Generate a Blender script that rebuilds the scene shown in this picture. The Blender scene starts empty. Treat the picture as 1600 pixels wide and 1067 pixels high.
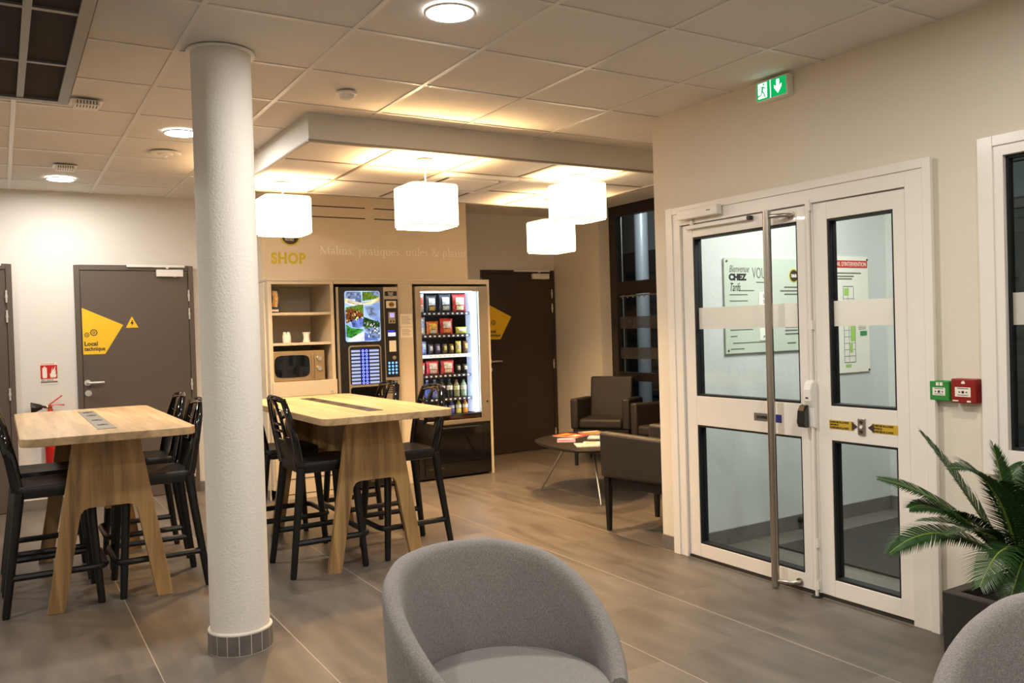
import bpy, bmesh, math, random
from mathutils import Vector, Matrix, Euler
random.seed(7)
S = bpy.context.scene
COL = S.collection
V3 = Vector
PI = math.pi
rad = math.radians

# lamp strengths (W) and exposure
DL, PEND, LOBBY, EXPO = 26, 190, 46, 0.25

# ------------------------------------------------------------------ colour / material helpers
def lin(h):
    if isinstance(h, str):
        h = h.lstrip('#')
        v = [int(h[i:i + 2], 16) / 255 for i in (0, 2, 4)]
    else:
        v = list(h)
    return [x / 12.92 if x <= .04045 else ((x + .055) / 1.055) ** 2.4 for x in v] + [1.0]

MATS = {}
def mat(name, colour, rough=.5, metal=0.0, var=0.0, vscale=8.0, vstretch=(1, 1, 1), bump=0.0, bscale=60.0,
        bstretch=(1, 1, 1), spec=.5, emit=None, estr=0.0, trans=0.0, alpha=1.0, coat=0.0, sheen=0.0):
    """A procedural principled material: noise variation of the colour and a noise bump."""
    m = bpy.data.materials.new(name)
    m.use_nodes = True
    nt = m.node_tree
    b = nt.nodes['Principled BSDF']
    c = lin(colour)
    b.inputs['Base Color'].default_value = c
    b.inputs['Roughness'].default_value = rough
    b.inputs['Metallic'].default_value = metal
    b.inputs['Specular IOR Level'].default_value = spec
    b.inputs['Transmission Weight'].default_value = trans
    b.inputs['Alpha'].default_value = alpha
    b.inputs['Coat Weight'].default_value = coat
    b.inputs['Sheen Weight'].default_value = sheen
    if emit is not None:
        b.inputs['Emission Color'].default_value = lin(emit)
        b.inputs['Emission Strength'].default_value = estr
    if var or bump:
        tc = nt.nodes.new('ShaderNodeTexCoord')
    if var:
        mp = nt.nodes.new('ShaderNodeMapping'); mp.inputs['Scale'].default_value = vstretch
        nt.links.new(tc.outputs['Object'], mp.inputs['Vector'])
        n = nt.nodes.new('ShaderNodeTexNoise'); n.inputs['Scale'].default_value = vscale
        n.inputs['Detail'].default_value = 4
        nt.links.new(mp.outputs['Vector'], n.inputs['Vector'])
        r = nt.nodes.new('ShaderNodeValToRGB')
        r.color_ramp.elements[0].position = .3
        r.color_ramp.elements[1].position = .7
        r.color_ramp.elements[0].color = [max(0, x * (1 - var)) for x in c[:3]] + [1]
        r.color_ramp.elements[1].color = [min(1, x * (1 + var)) for x in c[:3]] + [1]
        nt.links.new(n.outputs['Fac'], r.inputs['Fac'])
        nt.links.new(r.outputs['Color'], b.inputs['Base Color'])
    if bump:
        mp = nt.nodes.new('ShaderNodeMapping'); mp.inputs['Scale'].default_value = bstretch
        nt.links.new(tc.outputs['Object'], mp.inputs['Vector'])
        n = nt.nodes.new('ShaderNodeTexNoise'); n.inputs['Scale'].default_value = bscale
        n.inputs['Detail'].default_value = 3
        nt.links.new(mp.outputs['Vector'], n.inputs['Vector'])
        bm_ = nt.nodes.new('ShaderNodeBump'); bm_.inputs['Strength'].default_value = bump
        bm_.inputs['Distance'].default_value = .004
        nt.links.new(n.outputs['Fac'], bm_.inputs['Height'])
        nt.links.new(bm_.outputs['Normal'], b.inputs['Normal'])
    MATS[name] = m
    return m

def emitter(name, colour, strength):
    m = bpy.data.materials.new(name); m.use_nodes = True
    nt = m.node_tree; nt.nodes.clear()
    o = nt.nodes.new('ShaderNodeOutputMaterial'); e = nt.nodes.new('ShaderNodeEmission')
    e.inputs['Color'].default_value = lin(colour); e.inputs['Strength'].default_value = strength
    nt.links.new(e.outputs[0], o.inputs[0]); MATS[name] = m
    return m

def glass_mat(name, tint='#f7fbf9', refl=.9):
    """Thin pane: clear straight-through light plus a fresnel reflection."""
    m = bpy.data.materials.new(name); m.use_nodes = True
    nt = m.node_tree; nt.nodes.clear()
    o = nt.nodes.new('ShaderNodeOutputMaterial')
    t = nt.nodes.new('ShaderNodeBsdfTransparent'); t.inputs[0].default_value = lin(tint)
    g = nt.nodes.new('ShaderNodeBsdfGlossy'); g.inputs['Roughness'].default_value = .01
    f = nt.nodes.new('ShaderNodeFresnel'); f.inputs[0].default_value = 1.45
    mm = nt.nodes.new('ShaderNodeMath'); mm.operation = 'MULTIPLY'; mm.inputs[1].default_value = refl
    mx = nt.nodes.new('ShaderNodeMixShader')
    geo = nt.nodes.new('ShaderNodeNewGeometry'); fr = nt.nodes.new('ShaderNodeMath'); fr.operation = 'SUBTRACT'; fr.inputs[0].default_value = 1.0
    nt.links.new(geo.outputs['Backfacing'], fr.inputs[1])      # one reflection per pane: front faces only
    m2 = nt.nodes.new('ShaderNodeMath'); m2.operation = 'MULTIPLY'; nt.links.new(mm.outputs[0], m2.inputs[0]); nt.links.new(fr.outputs[0], m2.inputs[1])
    nt.links.new(f.outputs[0], mm.inputs[0]); nt.links.new(m2.outputs[0], mx.inputs[0])
    nt.links.new(t.outputs[0], mx.inputs[1]); nt.links.new(g.outputs[0], mx.inputs[2])
    nt.links.new(mx.outputs[0], o.inputs[0]); MATS[name] = m
    return m

def frost_mat(name, colour, opacity=.8):
    m = bpy.data.materials.new(name); m.use_nodes = True
    nt = m.node_tree; nt.nodes.clear()
    o = nt.nodes.new('ShaderNodeOutputMaterial')
    d = nt.nodes.new('ShaderNodeBsdfDiffuse'); d.inputs[0].default_value = lin(colour)
    tl = nt.nodes.new('ShaderNodeBsdfTranslucent'); tl.inputs[0].default_value = lin(colour)
    t = nt.nodes.new('ShaderNodeBsdfTransparent')
    m1 = nt.nodes.new('ShaderNodeMixShader'); m1.inputs[0].default_value = .45
    m2 = nt.nodes.new('ShaderNodeMixShader'); m2.inputs[0].default_value = opacity
    nt.links.new(d.outputs[0], m1.inputs[1]); nt.links.new(tl.outputs[0], m1.inputs[2])
    nt.links.new(t.outputs[0], m2.inputs[1]); nt.links.new(m1.outputs[0], m2.inputs[2])
    nt.links.new(m2.outputs[0], o.inputs[0]); MATS[name] = m
    return m

def wood_mat(name, dark, light, axis):
    """Oak: long noise streaks along the given axis, plus fine pores."""
    m = bpy.data.materials.new(name); m.use_nodes = True
    nt = m.node_tree; b = nt.nodes['Principled BSDF']
    tc = nt.nodes.new('ShaderNodeTexCoord'); mp = nt.nodes.new('ShaderNodeMapping')
    sc = [14, 14, 14]; sc[axis] = .9
    mp.inputs['Scale'].default_value = sc
    nt.links.new(tc.outputs['Object'], mp.inputs['Vector'])
    n = nt.nodes.new('ShaderNodeTexNoise'); n.inputs['Scale'].default_value = 1.0
    n.inputs['Detail'].default_value = 7; n.inputs['Roughness'].default_value = .62
    n.inputs['Distortion'].default_value = .6
    nt.links.new(mp.outputs['Vector'], n.inputs['Vector'])
    r = nt.nodes.new('ShaderNodeValToRGB')
    r.color_ramp.elements[0].position = .32; r.color_ramp.elements[0].color = lin(dark)
    r.color_ramp.elements[1].position = .62; r.color_ramp.elements[1].color = lin(light)
    nt.links.new(n.outputs['Fac'], r.inputs['Fac']); nt.links.new(r.outputs['Color'], b.inputs['Base Color'])
    b.inputs['Roughness'].default_value = .38
    bp = nt.nodes.new('ShaderNodeBump'); bp.inputs['Strength'].default_value = .12; bp.inputs['Distance'].default_value = .002
    nt.links.new(n.outputs['Fac'], bp.inputs['Height']); nt.links.new(bp.outputs['Normal'], b.inputs['Normal'])
    MATS[name] = m
    return m

def floor_mat(name, tile, dark, light, grout, grout_shade):
    """Square stone-look tiles on a grid in world metres with pale joints along y and shadow-tinted ones along x."""
    m = bpy.data.materials.new(name); m.use_nodes = True
    nt = m.node_tree; b = nt.nodes['Principled BSDF']; L = nt.links.new
    geo = nt.nodes.new('ShaderNodeNewGeometry'); sp = nt.nodes.new('ShaderNodeSeparateXYZ')
    L(geo.outputs['Position'], sp.inputs[0])
    def math_(op, a, bb=None):
        n = nt.nodes.new('ShaderNodeMath'); n.operation = op
        for i, v in enumerate((a, bb)):
            if v is None: continue
            if isinstance(v, (int, float)): n.inputs[i].default_value = v
            else: L(v, n.inputs[i])
        return n.outputs[0]
    ax = []
    for out, o0, p in ((sp.outputs[0], tile[0], tile[2]), (sp.outputs[1], tile[1], tile[3])):
        q = math_('DIVIDE', math_('SUBTRACT', out, o0), p)
        fr = math_('FRACT', math_('ADD', q, 100.0)); fl = math_('FLOOR', q)
        edge = math_('MULTIPLY', math_('MINIMUM', fr, math_('SUBTRACT', 1.0, fr)), p)
        ax.append((edge, fl))
    e = math_('MINIMUM', ax[0][0], ax[1][0])
    g = math_('LESS_THAN', e, .0017); gx_ = math_('LESS_THAN', ax[0][0], .0017)
    gm = nt.nodes.new('ShaderNodeMix'); gm.data_type = 'RGBA'; L(gx_, gm.inputs['Factor']); gm.inputs[6].default_value = lin(grout_shade); gm.inputs[7].default_value = lin(grout)  # joints along x get a darker grout: their shadow put into the colour
    cv = nt.nodes.new('ShaderNodeCombineXYZ'); L(ax[0][1], cv.inputs[0]); L(ax[1][1], cv.inputs[1])
    wn = nt.nodes.new('ShaderNodeTexWhiteNoise'); L(cv.outputs[0], wn.inputs['Vector'])
    mp = nt.nodes.new('ShaderNodeMapping'); mp.inputs['Scale'].default_value = (9, 1.4, 1); L(geo.outputs['Position'], mp.inputs['Vector'])
    n = nt.nodes.new('ShaderNodeTexNoise'); n.inputs['Scale'].default_value = 1.2; n.inputs['Detail'].default_value = 8
    n.inputs['Roughness'].default_value = .6
    off = nt.nodes.new('ShaderNodeVectorMath'); off.operation = 'ADD'; L(mp.outputs[0], off.inputs[0])
    sc = nt.nodes.new('ShaderNodeVectorMath'); sc.operation = 'SCALE'; sc.inputs['Scale'].default_value = 30; L(wn.outputs['Color'], sc.inputs[0])
    L(sc.outputs[0], off.inputs[1]); L(off.outputs[0], n.inputs['Vector'])
    mixf = math_('ADD', math_('MULTIPLY', n.outputs['Fac'], .8), math_('MULTIPLY', wn.outputs['Value'], .22))
    r = nt.nodes.new('ShaderNodeValToRGB'); r.color_ramp.elements[0].position = .25; r.color_ramp.elements[1].position = .8
    r.color_ramp.elements[0].color = lin(dark); r.color_ramp.elements[1].color = lin(light); L(mixf, r.inputs['Fac'])
    mx = nt.nodes.new('ShaderNodeMix'); mx.data_type = 'RGBA'; L(g, mx.inputs['Factor'])
    L(r.outputs['Color'], mx.inputs[6]); L(gm.outputs[2], mx.inputs[7]); L(mx.outputs[2], b.inputs['Base Color'])
    b.inputs['Specular IOR Level'].default_value = .5
    rr = math_('ADD', math_('MULTIPLY', n.outputs['Fac'], .16), .30)
    L(rr, b.inputs['Roughness'])
    bp = nt.nodes.new('ShaderNodeBump'); bp.inputs['Strength'].default_value = .25; bp.inputs['Distance'].default_value = .002
    h = math_('SUBTRACT', math_('MULTIPLY', n.outputs['Fac'], .3), g); L(h, bp.inputs['Height']); L(bp.outputs['Normal'], b.inputs['Normal'])
    MATS[name] = m
    return m

# ------------------------------------------------------------------ mesh builder
class MB:
    def __init__(s):
        s.bm = bmesh.new(); s.mi = 0
    def _f(s, vs):
        try:
            f = s.bm.faces.new(vs); f.material_index = s.mi; return f
        except ValueError:
            return None
    def box(s, x0, y0, z0, x1, y1, z1, M=None):
        p = [(x0, y0, z0), (x1, y0, z0), (x1, y1, z0), (x0, y1, z0), (x0, y0, z1), (x1, y0, z1), (x1, y1, z1), (x0, y1, z1)]
        v = [s.bm.verts.new(M @ V3(q) if M else q) for q in p]
        for f in ((3, 2, 1, 0), (4, 5, 6, 7), (0, 1, 5, 4), (1, 2, 6, 5), (2, 3, 7, 6), (3, 0, 4, 7)):
            s._f([v[i] for i in f])
        return s
    def cbox(s, c, size, M=None):
        return s.box(c[0] - size[0] / 2, c[1] - size[1] / 2, c[2] - size[2] / 2, c[0] + size[0] / 2, c[1] + size[1] / 2, c[2] + size[2] / 2, M)
    def quad(s, *pts):
        s._f([s.bm.verts.new(p) for p in pts]); return s
    def prism(s, pts, d):
        d = V3(d); a = [s.bm.verts.new(p) for p in pts]; b = [s.bm.verts.new(V3(p) + d) for p in pts]
        n = len(a)
        s._f(a[::-1]); s._f(b)
        for i in range(n): s._f([a[i], a[(i + 1) % n], b[(i + 1) % n], b[i]])
        return s
    def loft(s, rings, closed=True, caps=True):
        R = [[s.bm.verts.new(p) for p in r] for r in rings]
        n = len(R[0])
        for i in range(len(R) - 1):
            for j in range(n if closed else n - 1):
                k = (j + 1) % n
                s._f([R[i][j], R[i][k], R[i + 1][k], R[i + 1][j]])
        if caps and closed:
            s._f(R[0][::-1]); s._f(R[-1])
        return s
    def tube(s, path, r, seg=10, closed=False, flat=None, up=(0, 0, 1), caps=True):
        """Sweep a circle (or ellipse r x flat) along a path; r may be a list."""
        P = [V3(p) for p in path]; n = len(P); rings = []
        for i, p in enumerate(P):
            if closed: t = P[(i + 1) % n] - P[i - 1]
            else: t = P[min(i + 1, n - 1)] - P[max(i - 1, 0)]
            t = t.normalized(); u = V3(up)
            if abs(t.dot(u)) > .98: u = V3((1, 0, 0)) if abs(t.x) < .9 else V3((0, 1, 0))
            a = t.cross(u).normalized(); b = a.cross(t).normalized()
            ra = r[i] if isinstance(r, (list, tuple)) else r
            rb = (flat[i] if isinstance(flat, (list, tuple)) else flat) if flat else ra
            rings.append([p + a * (math.cos(2 * PI * k / seg) * ra) + b * (math.sin(2 * PI * k / seg) * rb) for k in range(seg)])
        if closed: rings.append(rings[0])
        return s.loft(rings, True, caps and not closed)
    def cyl(s, p0, p1, r0, r1=None, seg=20):
        return s.tube([p0, p1], [r0, r0 if r1 is None else r1], seg)
    def lathe(s, prof, c=(0, 0, 0), seg=32, a0=0.0, a1=2 * PI):
        full = abs(a1 - a0 - 2 * PI) < 1e-6
        N = seg if full else seg + 1
        R = []
        for r, z in prof:
            R.append([s.bm.verts.new((c[0] + r * math.cos(a0 + (a1 - a0) * k / seg), c[1] + r * math.sin(a0 + (a1 - a0) * k / seg), c[2] + z)) for k in range(N)])
        for i in range(len(R) - 1):
            for j in range(seg):
                k = (j + 1) % N
                s._f([R[i][j], R[i][k], R[i + 1][k], R[i + 1][j]])
        for r, rev in ((R[0], True), (R[-1], False)):
            s._f(r[::-1] if rev else r)
        return s
    def build(s, name, mats, parent=None, loc=(0, 0, 0), rotz=0.0, bevel=0.0, bseg=2, smooth=None, sub=0, weld=True, rot=None):
        if weld: bmesh.ops.remove_doubles(s.bm, verts=s.bm.verts, dist=1e-5)
        bmesh.ops.recalc_face_normals(s.bm, faces=s.bm.faces)
        me = bpy.data.meshes.new(name); s.bm.to_mesh(me); s.bm.free()
        for m in (mats if isinstance(mats, (list, tuple)) else [mats]): me.materials.append(m)
        if smooth is not None:
            for p in me.polygons: p.use_smooth = True
            me.set_sharp_from_angle(angle=rad(smooth))
        o = bpy.data.objects.new(name, me); COL.objects.link(o)
        o.location = loc; o.rotation_euler = rot if rot else (0, 0, rotz)
        if parent: o.parent = parent
        if bevel:
            b = o.modifiers.new('bevel', 'BEVEL'); b.width = bevel; b.segments = bseg; b.limit_method = 'ANGLE'; b.angle_limit = rad(40)
        if sub:
            q = o.modifiers.new('subd', 'SUBSURF'); q.levels = q.render_levels = sub
        return o

def tag(o, label=None, cat=None, group=None, kind=None):
    if label: o['label'] = label
    if cat: o['category'] = cat
    if group: o['group'] = group
    if kind: o['kind'] = kind
    return o
def thing(name, label, cat, loc=(0, 0, 0), rotz=0.0, group=None):
    o = bpy.data.objects.new(name, None); COL.objects.link(o)
    o.location = loc; o.rotation_euler = (0, 0, rotz); o.empty_display_size = .1
    return tag(o, label, cat, group)
def struct(name, label=None):
    o = bpy.data.objects.new(name, None); COL.objects.link(o); o.empty_display_size = .1
    return tag(o, label, kind='structure')
def dup(root, loc, rotz, label, group=None, mats=None):
    """A copy of a thing with copies of its parts and sub-parts."""
    r = root.copy(); COL.objects.link(r); r.location = loc; r.rotation_euler = (0, 0, rotz); r['label'] = label
    if group: r['group'] = group
    for ch in list(root.children):
        c = ch.copy(); COL.objects.link(c); c.parent = r
        for g in list(ch.children):
            d = g.copy(); COL.objects.link(d); d.parent = c
    return r

def text(name, body, size, loc, rot, m, parent=None, bold=0.0, align='LEFT', sx=1.0, shear=0.0, space=1.0):
    """Lettering as a thin mesh; rot: 'back' faces -y, 'right' faces -x."""
    cu = bpy.data.curves.new(name, 'FONT'); cu.body = body; cu.size = size; cu.align_x = align
    cu.extrude = .0006; cu.offset = bold; cu.shear = shear; cu.space_character = space; cu.resolution_u = 3
    tmp = bpy.data.objects.new(name, cu); COL.objects.link(tmp)
    dg = bpy.context.evaluated_depsgraph_get()
    me = bpy.data.meshes.new_from_object(tmp.evaluated_get(dg))
    bpy.data.objects.remove(tmp); bpy.data.curves.remove(cu)
    me.materials.clear(); me.materials.append(m)
    o = bpy.data.objects.new(name, me); COL.objects.link(o)
    o.location = loc; o.scale = (sx, 1, 1)
    o.rotation_euler = {'back': (PI / 2, 0, 0), 'right': (PI / 2, 0, -PI / 2), 'back2': (PI / 2, 0, 0)}.get(rot, rot)
    if parent: o.parent = parent
    return o

def arc(cx, cy, r, a0, a1, n):
    return [(cx + r * math.cos(rad(a0 + (a1 - a0) * i / n)), cy + r * math.sin(rad(a0 + (a1 - a0) * i / n))) for i in range(n + 1)]
def rrect(x0, y0, x1, y1, r, n=6):
    p = []
    for cx, cy, a in ((x1 - r, y1 - r, 0), (x0 + r, y1 - r, 90), (x0 + r, y0 + r, 180), (x1 - r, y0 + r, 270)):
        p += arc(cx, cy, r, a, a + 90, n)
    return p

# ------------------------------------------------------------------ materials
wallb_m = mat('pale_wall_paint', '#dcd8d1', .75, bump=.25, bscale=170, spec=.3)
nickel_m = mat('satin_nickel', '#d2cec6', .35, .45)
wall_m = mat('wall_paint', '#e0d8c8', .75, bump=.25, bscale=170, spec=.3)
wall_w = mat('white_plaster', '#e8e4dc', .8, bump=.55, bscale=95, spec=.3)
shop_m = mat('beige_wall_panel', '#d9cbb2', .6, bump=.05, spec=.35)
ceil_m = mat('ceiling_tile_white', '#dddad5', .9, bump=.25, bscale=300, var=.03, vscale=3, spec=.2)
bar_m = mat('ceiling_bar_white', '#dcd9d4', .35)
sgrid_m = mat('shaded_grid_metal', '#8a7f6e', .5)  # soffit bars: the shadow line along them is put into the colour
lip_m = mat('fascia_lip_shaded', '#958d82', .5)  # lip darker than the fascia: its shade is put into the colour
fascia_m = mat('fascia_paint', '#d3d0c9', .6)
floor_m = floor_mat('floor_tile', (-1.38, -.083, .588, .598), '#4e4843', '#79726a', '#b0a493', '#6b6157')
skirt_m = mat('grey_tile_skirting', '#6d6864', .4, var=.15, vscale=14)
grout_m = mat('pale_grout', '#d9d2c6', .8)
door_m = mat('taupe_door_paint', '#554a42', .45, bump=.08, bscale=240)
mat('dark_brown_door', '#2c221b', .5, bump=.08, bscale=240)  # darker brown copy of the door colour, for one door
doorf_m = mat('taupe_door_frame', '#5a4f46', .42)
white_m = mat('white_lacquer', '#ece7de', .25, coat=.2)
whitep_m = mat('white_plastic', '#efece6', .4)
black_m = mat('black_plastic', '#0b0b0c', .42)
blackg_m = mat('black_gloss_plastic', '#08080a', .07, coat=.5)
rubber_m = mat('black_rubber', '#0c0c0d', .6)
steel_m = mat('brushed_steel', '#b9b2a8', .28, 1.0, bump=.08, bscale=30, bstretch=(20, 20, .4))
chrome_m = mat('chrome', '#d8d8d8', .1, 1.0)
brass_m = mat('brass', '#c9a050', .25, 1.0)
oak_x = wood_mat('oak_along_length', '#98805f', '#c8ac84', 1)
oak_z = wood_mat('oak_upright', '#6b5136', '#b5925f', 2)  # stronger grain; the shade under the tabletop is put into the tone too
grey_m = mat('grey_anodised', '#8b8a86', .38, .6)
dgrey_m = mat('dark_grey_metal', '#43403c', .4, .5)
fabric_m = mat('grey_wool_fabric', '#888481', .95, var=.24, vscale=240, vstretch=(1.4, 1.4, .6), bump=.6, bscale=330, spec=.1, sheen=.2)
lounge_m = mat('charcoal_upholstery', '#26211f', .55, bump=.12, bscale=200, spec=.4)
cab_m = mat('beige_laminate', '#c6bba6', .5)
cabin_m = mat('beige_laminate_inside', '#c0b398', .6)
alu_m = mat('beige_aluminium', '#b7ab98', .35, .7)
yellow_m = mat('yellow_vinyl', '#f2c21c', .5)
yellowd_m = mat('olive_yellow_vinyl', '#c9b22a', .5)
brownink_m = mat('brown_ink', '#3c2f26', .6)
ink_m = mat('black_ink', '#1a1816', .6)
greyink_m = mat('grey_ink', '#6a665f', .6)
cream_m = mat('cream_vinyl', '#fff6e2', .5)
red_m = mat('red_enamel', '#c21a14', .25, coat=.4)
dred_m = mat('dark_red_plastic', '#8c1414', .35)
green_m = mat('green_plastic', '#2f8a3c', .35)
paper_m = mat('paper', '#efe8da', .8)
glass_m = glass_mat('clear_glass')
night_m = glass_mat('window_glass', '#e6eeee', 1.0)
frost_m = frost_mat('frosted_film', '#efe8de', .80)
lobby_m = mat('lobby_plaster', '#d0d0cc', .8, bump=.35, bscale=95, spec=.3)
frostd_m = frost_mat('frosted_band', '#6f675e', .55)
winframe_m = mat('black_window_frame', '#1a1512', .4)
# ================================================================== THE SETTING
YB = 4.70            # back wall
XR = 1.585           # entrance wall
H = 2.65
def sbox(name, boxes, m, bevel=0.0, label=None):
    b = MB()
    for q in boxes: b.box(*q)
    o = b.build(name, m, bevel=bevel)
    return tag(o, label, kind='structure')

sbox('floor', [(-5, -7, -.08, 3.75, 4.85, 0)], floor_m)
sbox('ceiling', [(-5, -7, 2.655, 3.75, 4.85, 2.75)], ceil_m)
b = MB()
def bars(x0, x1, y0, y1, xs, ys, z0, z1, w=.024):
    for x in xs:
        if x0 < x < x1: b.box(x - w / 2, y0, z0, x + w / 2, y1, z1)
    for y in ys:
        if y0 < y < y1: b.box(x0, y - w / 2, z0 + .0006, x1, y + w / 2, z1 - .0004)
gx = [.6 * k for k in range(-9, 8)]; gy = [.6 * k for k in range(-12, 9)]
bars(-5, XR, -7, YB, gx, gy, 2.650, 2.6552)
bars(XR, 3.58, .66, YB, gx, gy, 2.650, 2.6552)
tag(b.build('ceiling_grid', bar_m, weld=False), kind='structure')
b = MB()
SX0, SX1, SY0, SY1 = -.365, 2.62, 1.355, 3.165
b.box(SX0, SY0, 2.50, SX1, SY0 + .03, 2.654); b.box(SX0, SY1 - .03, 2.50, SX1, SY1, 2.654)
b.box(SX0, SY0 + .03, 2.50, SX0 + .03, SY1 - .03, 2.654); b.box(SX1 - .03, SY0 + .03, 2.50, SX1, SY1 - .03, 2.654)
tag(b.build('ceiling_soffit_fascia', fascia_m, weld=False), kind='structure')
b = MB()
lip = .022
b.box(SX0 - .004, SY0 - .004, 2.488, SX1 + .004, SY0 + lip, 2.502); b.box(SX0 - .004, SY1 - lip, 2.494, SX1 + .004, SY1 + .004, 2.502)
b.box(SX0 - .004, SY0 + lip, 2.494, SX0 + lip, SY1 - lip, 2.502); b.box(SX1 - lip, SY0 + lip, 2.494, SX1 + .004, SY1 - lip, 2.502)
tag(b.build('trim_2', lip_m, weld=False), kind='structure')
sbox('ceiling_soffit', [(SX0 + .03, SY0 + .03, 2.506, SX1 - .03, SY1 - .03, 2.53)], ceil_m)
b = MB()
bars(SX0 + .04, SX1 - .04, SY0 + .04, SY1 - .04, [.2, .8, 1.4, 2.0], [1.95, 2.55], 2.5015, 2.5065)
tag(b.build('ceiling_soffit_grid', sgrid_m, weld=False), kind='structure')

sbox('wall_back', [(-5, YB, 0, 3.75, YB + .15, 2.70)], wallb_m)
sbox('wall_left', [(-5.15, -7, 0, -5, 4.85, 2.70)], wall_m)
sbox('wall_front', [(-5, -7.15, 0, 3.75, -7, 2.70)], wall_m)
DY0, DY1, DZ = .512, -1.157, 2.066      # entrance door opening
WY0, WY1, WZ0, WZ1 = -1.381, -3.20, .76, 2.097
sbox('wall_right', [(XR, DY0, 0, 1.70, .66, 2.70), (XR, DY1, DZ, 1.70, DY0, 2.70), (XR, WY0, 0, 1.70, DY1, 2.70),
                    (XR, WY1, WZ1, 1.70, WY0, 2.70), (XR, WY1, 0, 1.70, WY0, WZ0), (XR, -7, 0, 1.70, WY1, 2.70)], wall_m)
sbox('wall_partition', [(1.70, .47, 0, 3.90, .66, 2.70)], lobby_m)
sbox('wall_window', [(3.58, 3.845, 0, 3.90, YB, 2.70), (3.58, .66, 0, 3.90, .90, 2.70)], wall_m)
sbox('wall_lobby_end', [(3.60, .20, 0, 3.75, .47, 2.70), (3.60, -3.40, 2.42, 3.75, .20, 2.70)], lobby_m)
sbox('wall_lobby_side', [(1.70, -3.55, 0, 3.75, -3.40, 2.70)], lobby_m)
# raised wall panel over the vending unit
sbox('wall_shop', [(.036, 3.93, 1.872, 2.030, YB, 2.654), (.036, 4.36, 0, 2.12, YB, 1.872), (.0, 3.79, 0, .012, YB, 1.84)], shop_m)
b = MB()
for x0, x1 in ((.27, .983), (1.07, 1.74)):
    for z in (2.527, 2.432):
        b.box(x0, 3.9285, z - .0045, x1, 3.9305, z + .0045)
tag(b.build('trim_1', ink_m, weld=False), kind='structure')

def skirt(name, segs, h=.085):
    b = MB()
    for (x0, y0, x1, y1, nx, ny) in segs:     # run from p0 to p1, thickness towards n
        L = math.hypot(x1 - x0, y1 - y0); n = max(1, round(L / .6)); t = .012
        for i in range(n):
            a, c = i / n, (i + 1) / n
            g = .0015 / L
            ax, ay = x0 + (x1 - x0) * (a + g), y0 + (y1 - y0) * (a + g); cx, cy = x0 + (x1 - x0) * (c - g), y0 + (y1 - y0) * (c - g)
            b.box(min(ax, cx, ax + nx * t, cx + nx * t), min(ay, cy, ay + ny * t, cy + ny * t), 0, max(ax, cx, ax + nx * t, cx + nx * t), max(ay, cy, ay + ny * t, cy + ny * t), h)
    return tag(b.build(name, skirt_m, bevel=.001, bseg=1), kind='structure')
skirt('baseboard_back', [(-1.79, YB, -1.36, YB, 0, -1), (-.385, YB, 0, YB, 0, -1), (-5, YB, -2.78, YB, 0, -1)])
skirt('baseboard_shop', [(0, 3.79, 0, 4.68, -1, 0)])
skirt('baseboard_right', [(XR, .515, XR, .66, -1, 0), (XR, WY0, XR, DY1, -1, 0), (XR, -7, XR, WY0, -1, 0)])
skirt('baseboard_alcove', [(3.58, 3.86, 3.58, 4.70, -1, 0), (1.6, .66, 3.58, .66, 0, 1)])
skirt('baseboard_lobby', [(1.72, .47, 3.60, .47, 0, -1), (3.60, .21, 3.60, .458, -1, 0)], .095)
skirt('baseboard_left', [(-5, -7, -5, 4.7, 1, 0)])

# round plastered column with a ring of cut tiles round its foot
col = struct('column', 'round white plastered column rising to the ceiling between the bar tables')
col.location = (-1.022, .54, 0)
MB().lathe([(.128, .09), (.128, 2.64)], seg=64).build('shaft', wall_w, col, smooth=40)
MB().lathe([(.1285, 2.641), (.147, 2.642), (.148, 2.649), (.1285, 2.6495)], seg=48).build('collar', whitep_m, col, smooth=30)
MB().lathe([(.1388, 0), (.1388, .089), (.138, .094), (.130, .099), (.126, .100)], seg=64).build('grout_ring', grout_m, col, smooth=40)
b = MB()
NT = 17
for k in range(NT):
    a0, a1 = 2 * PI * k / NT + .012, 2 * PI * (k + 1) / NT - .012
    pts = [(r * math.cos(a), r * math.sin(a), .002) for r, aa in ((.1395, (a0, (a0 + a1) / 2, a1)), (.130, (a1, (a0 + a1) / 2, a0))) for a in aa]
    b.prism(pts, (0, 0, .086))
b.build('tile_ring', skirt_m, col)

# ------------------------------------------------------------------ taupe steel doors
def gear(b, cx, cz, r, n, y, inner=.45):
    """A flat ring with teeth, drawn in the x-z plane."""
    pts_o, pts_i = [], []
    N = n * 8
    for i in range(N):
        a = 2 * PI * i / N
        ro = r if (i % 8) < 4 else r * .84
        pts_o.append((cx + ro * math.cos(a), y, cz + ro * math.sin(a))); pts_i.append((cx + r * .66 * math.cos(a), y, cz + r * .66 * math.sin(a)))
    for i in range(N):
        j = (i + 1) % N
        b.quad(pts_o[i], pts_o[j], pts_i[j], pts_i[i])
    M = 20
    for i in range(M):
        a, c = 2 * PI * i / M, 2 * PI * (i + 1) / M
        b.quad(*[(cx + q * math.cos(t), y, cz + q * math.sin(t)) for q, t in ((r * .38, a), (r * .38, c), (r * .2, c), (r * .2, a))])

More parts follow.
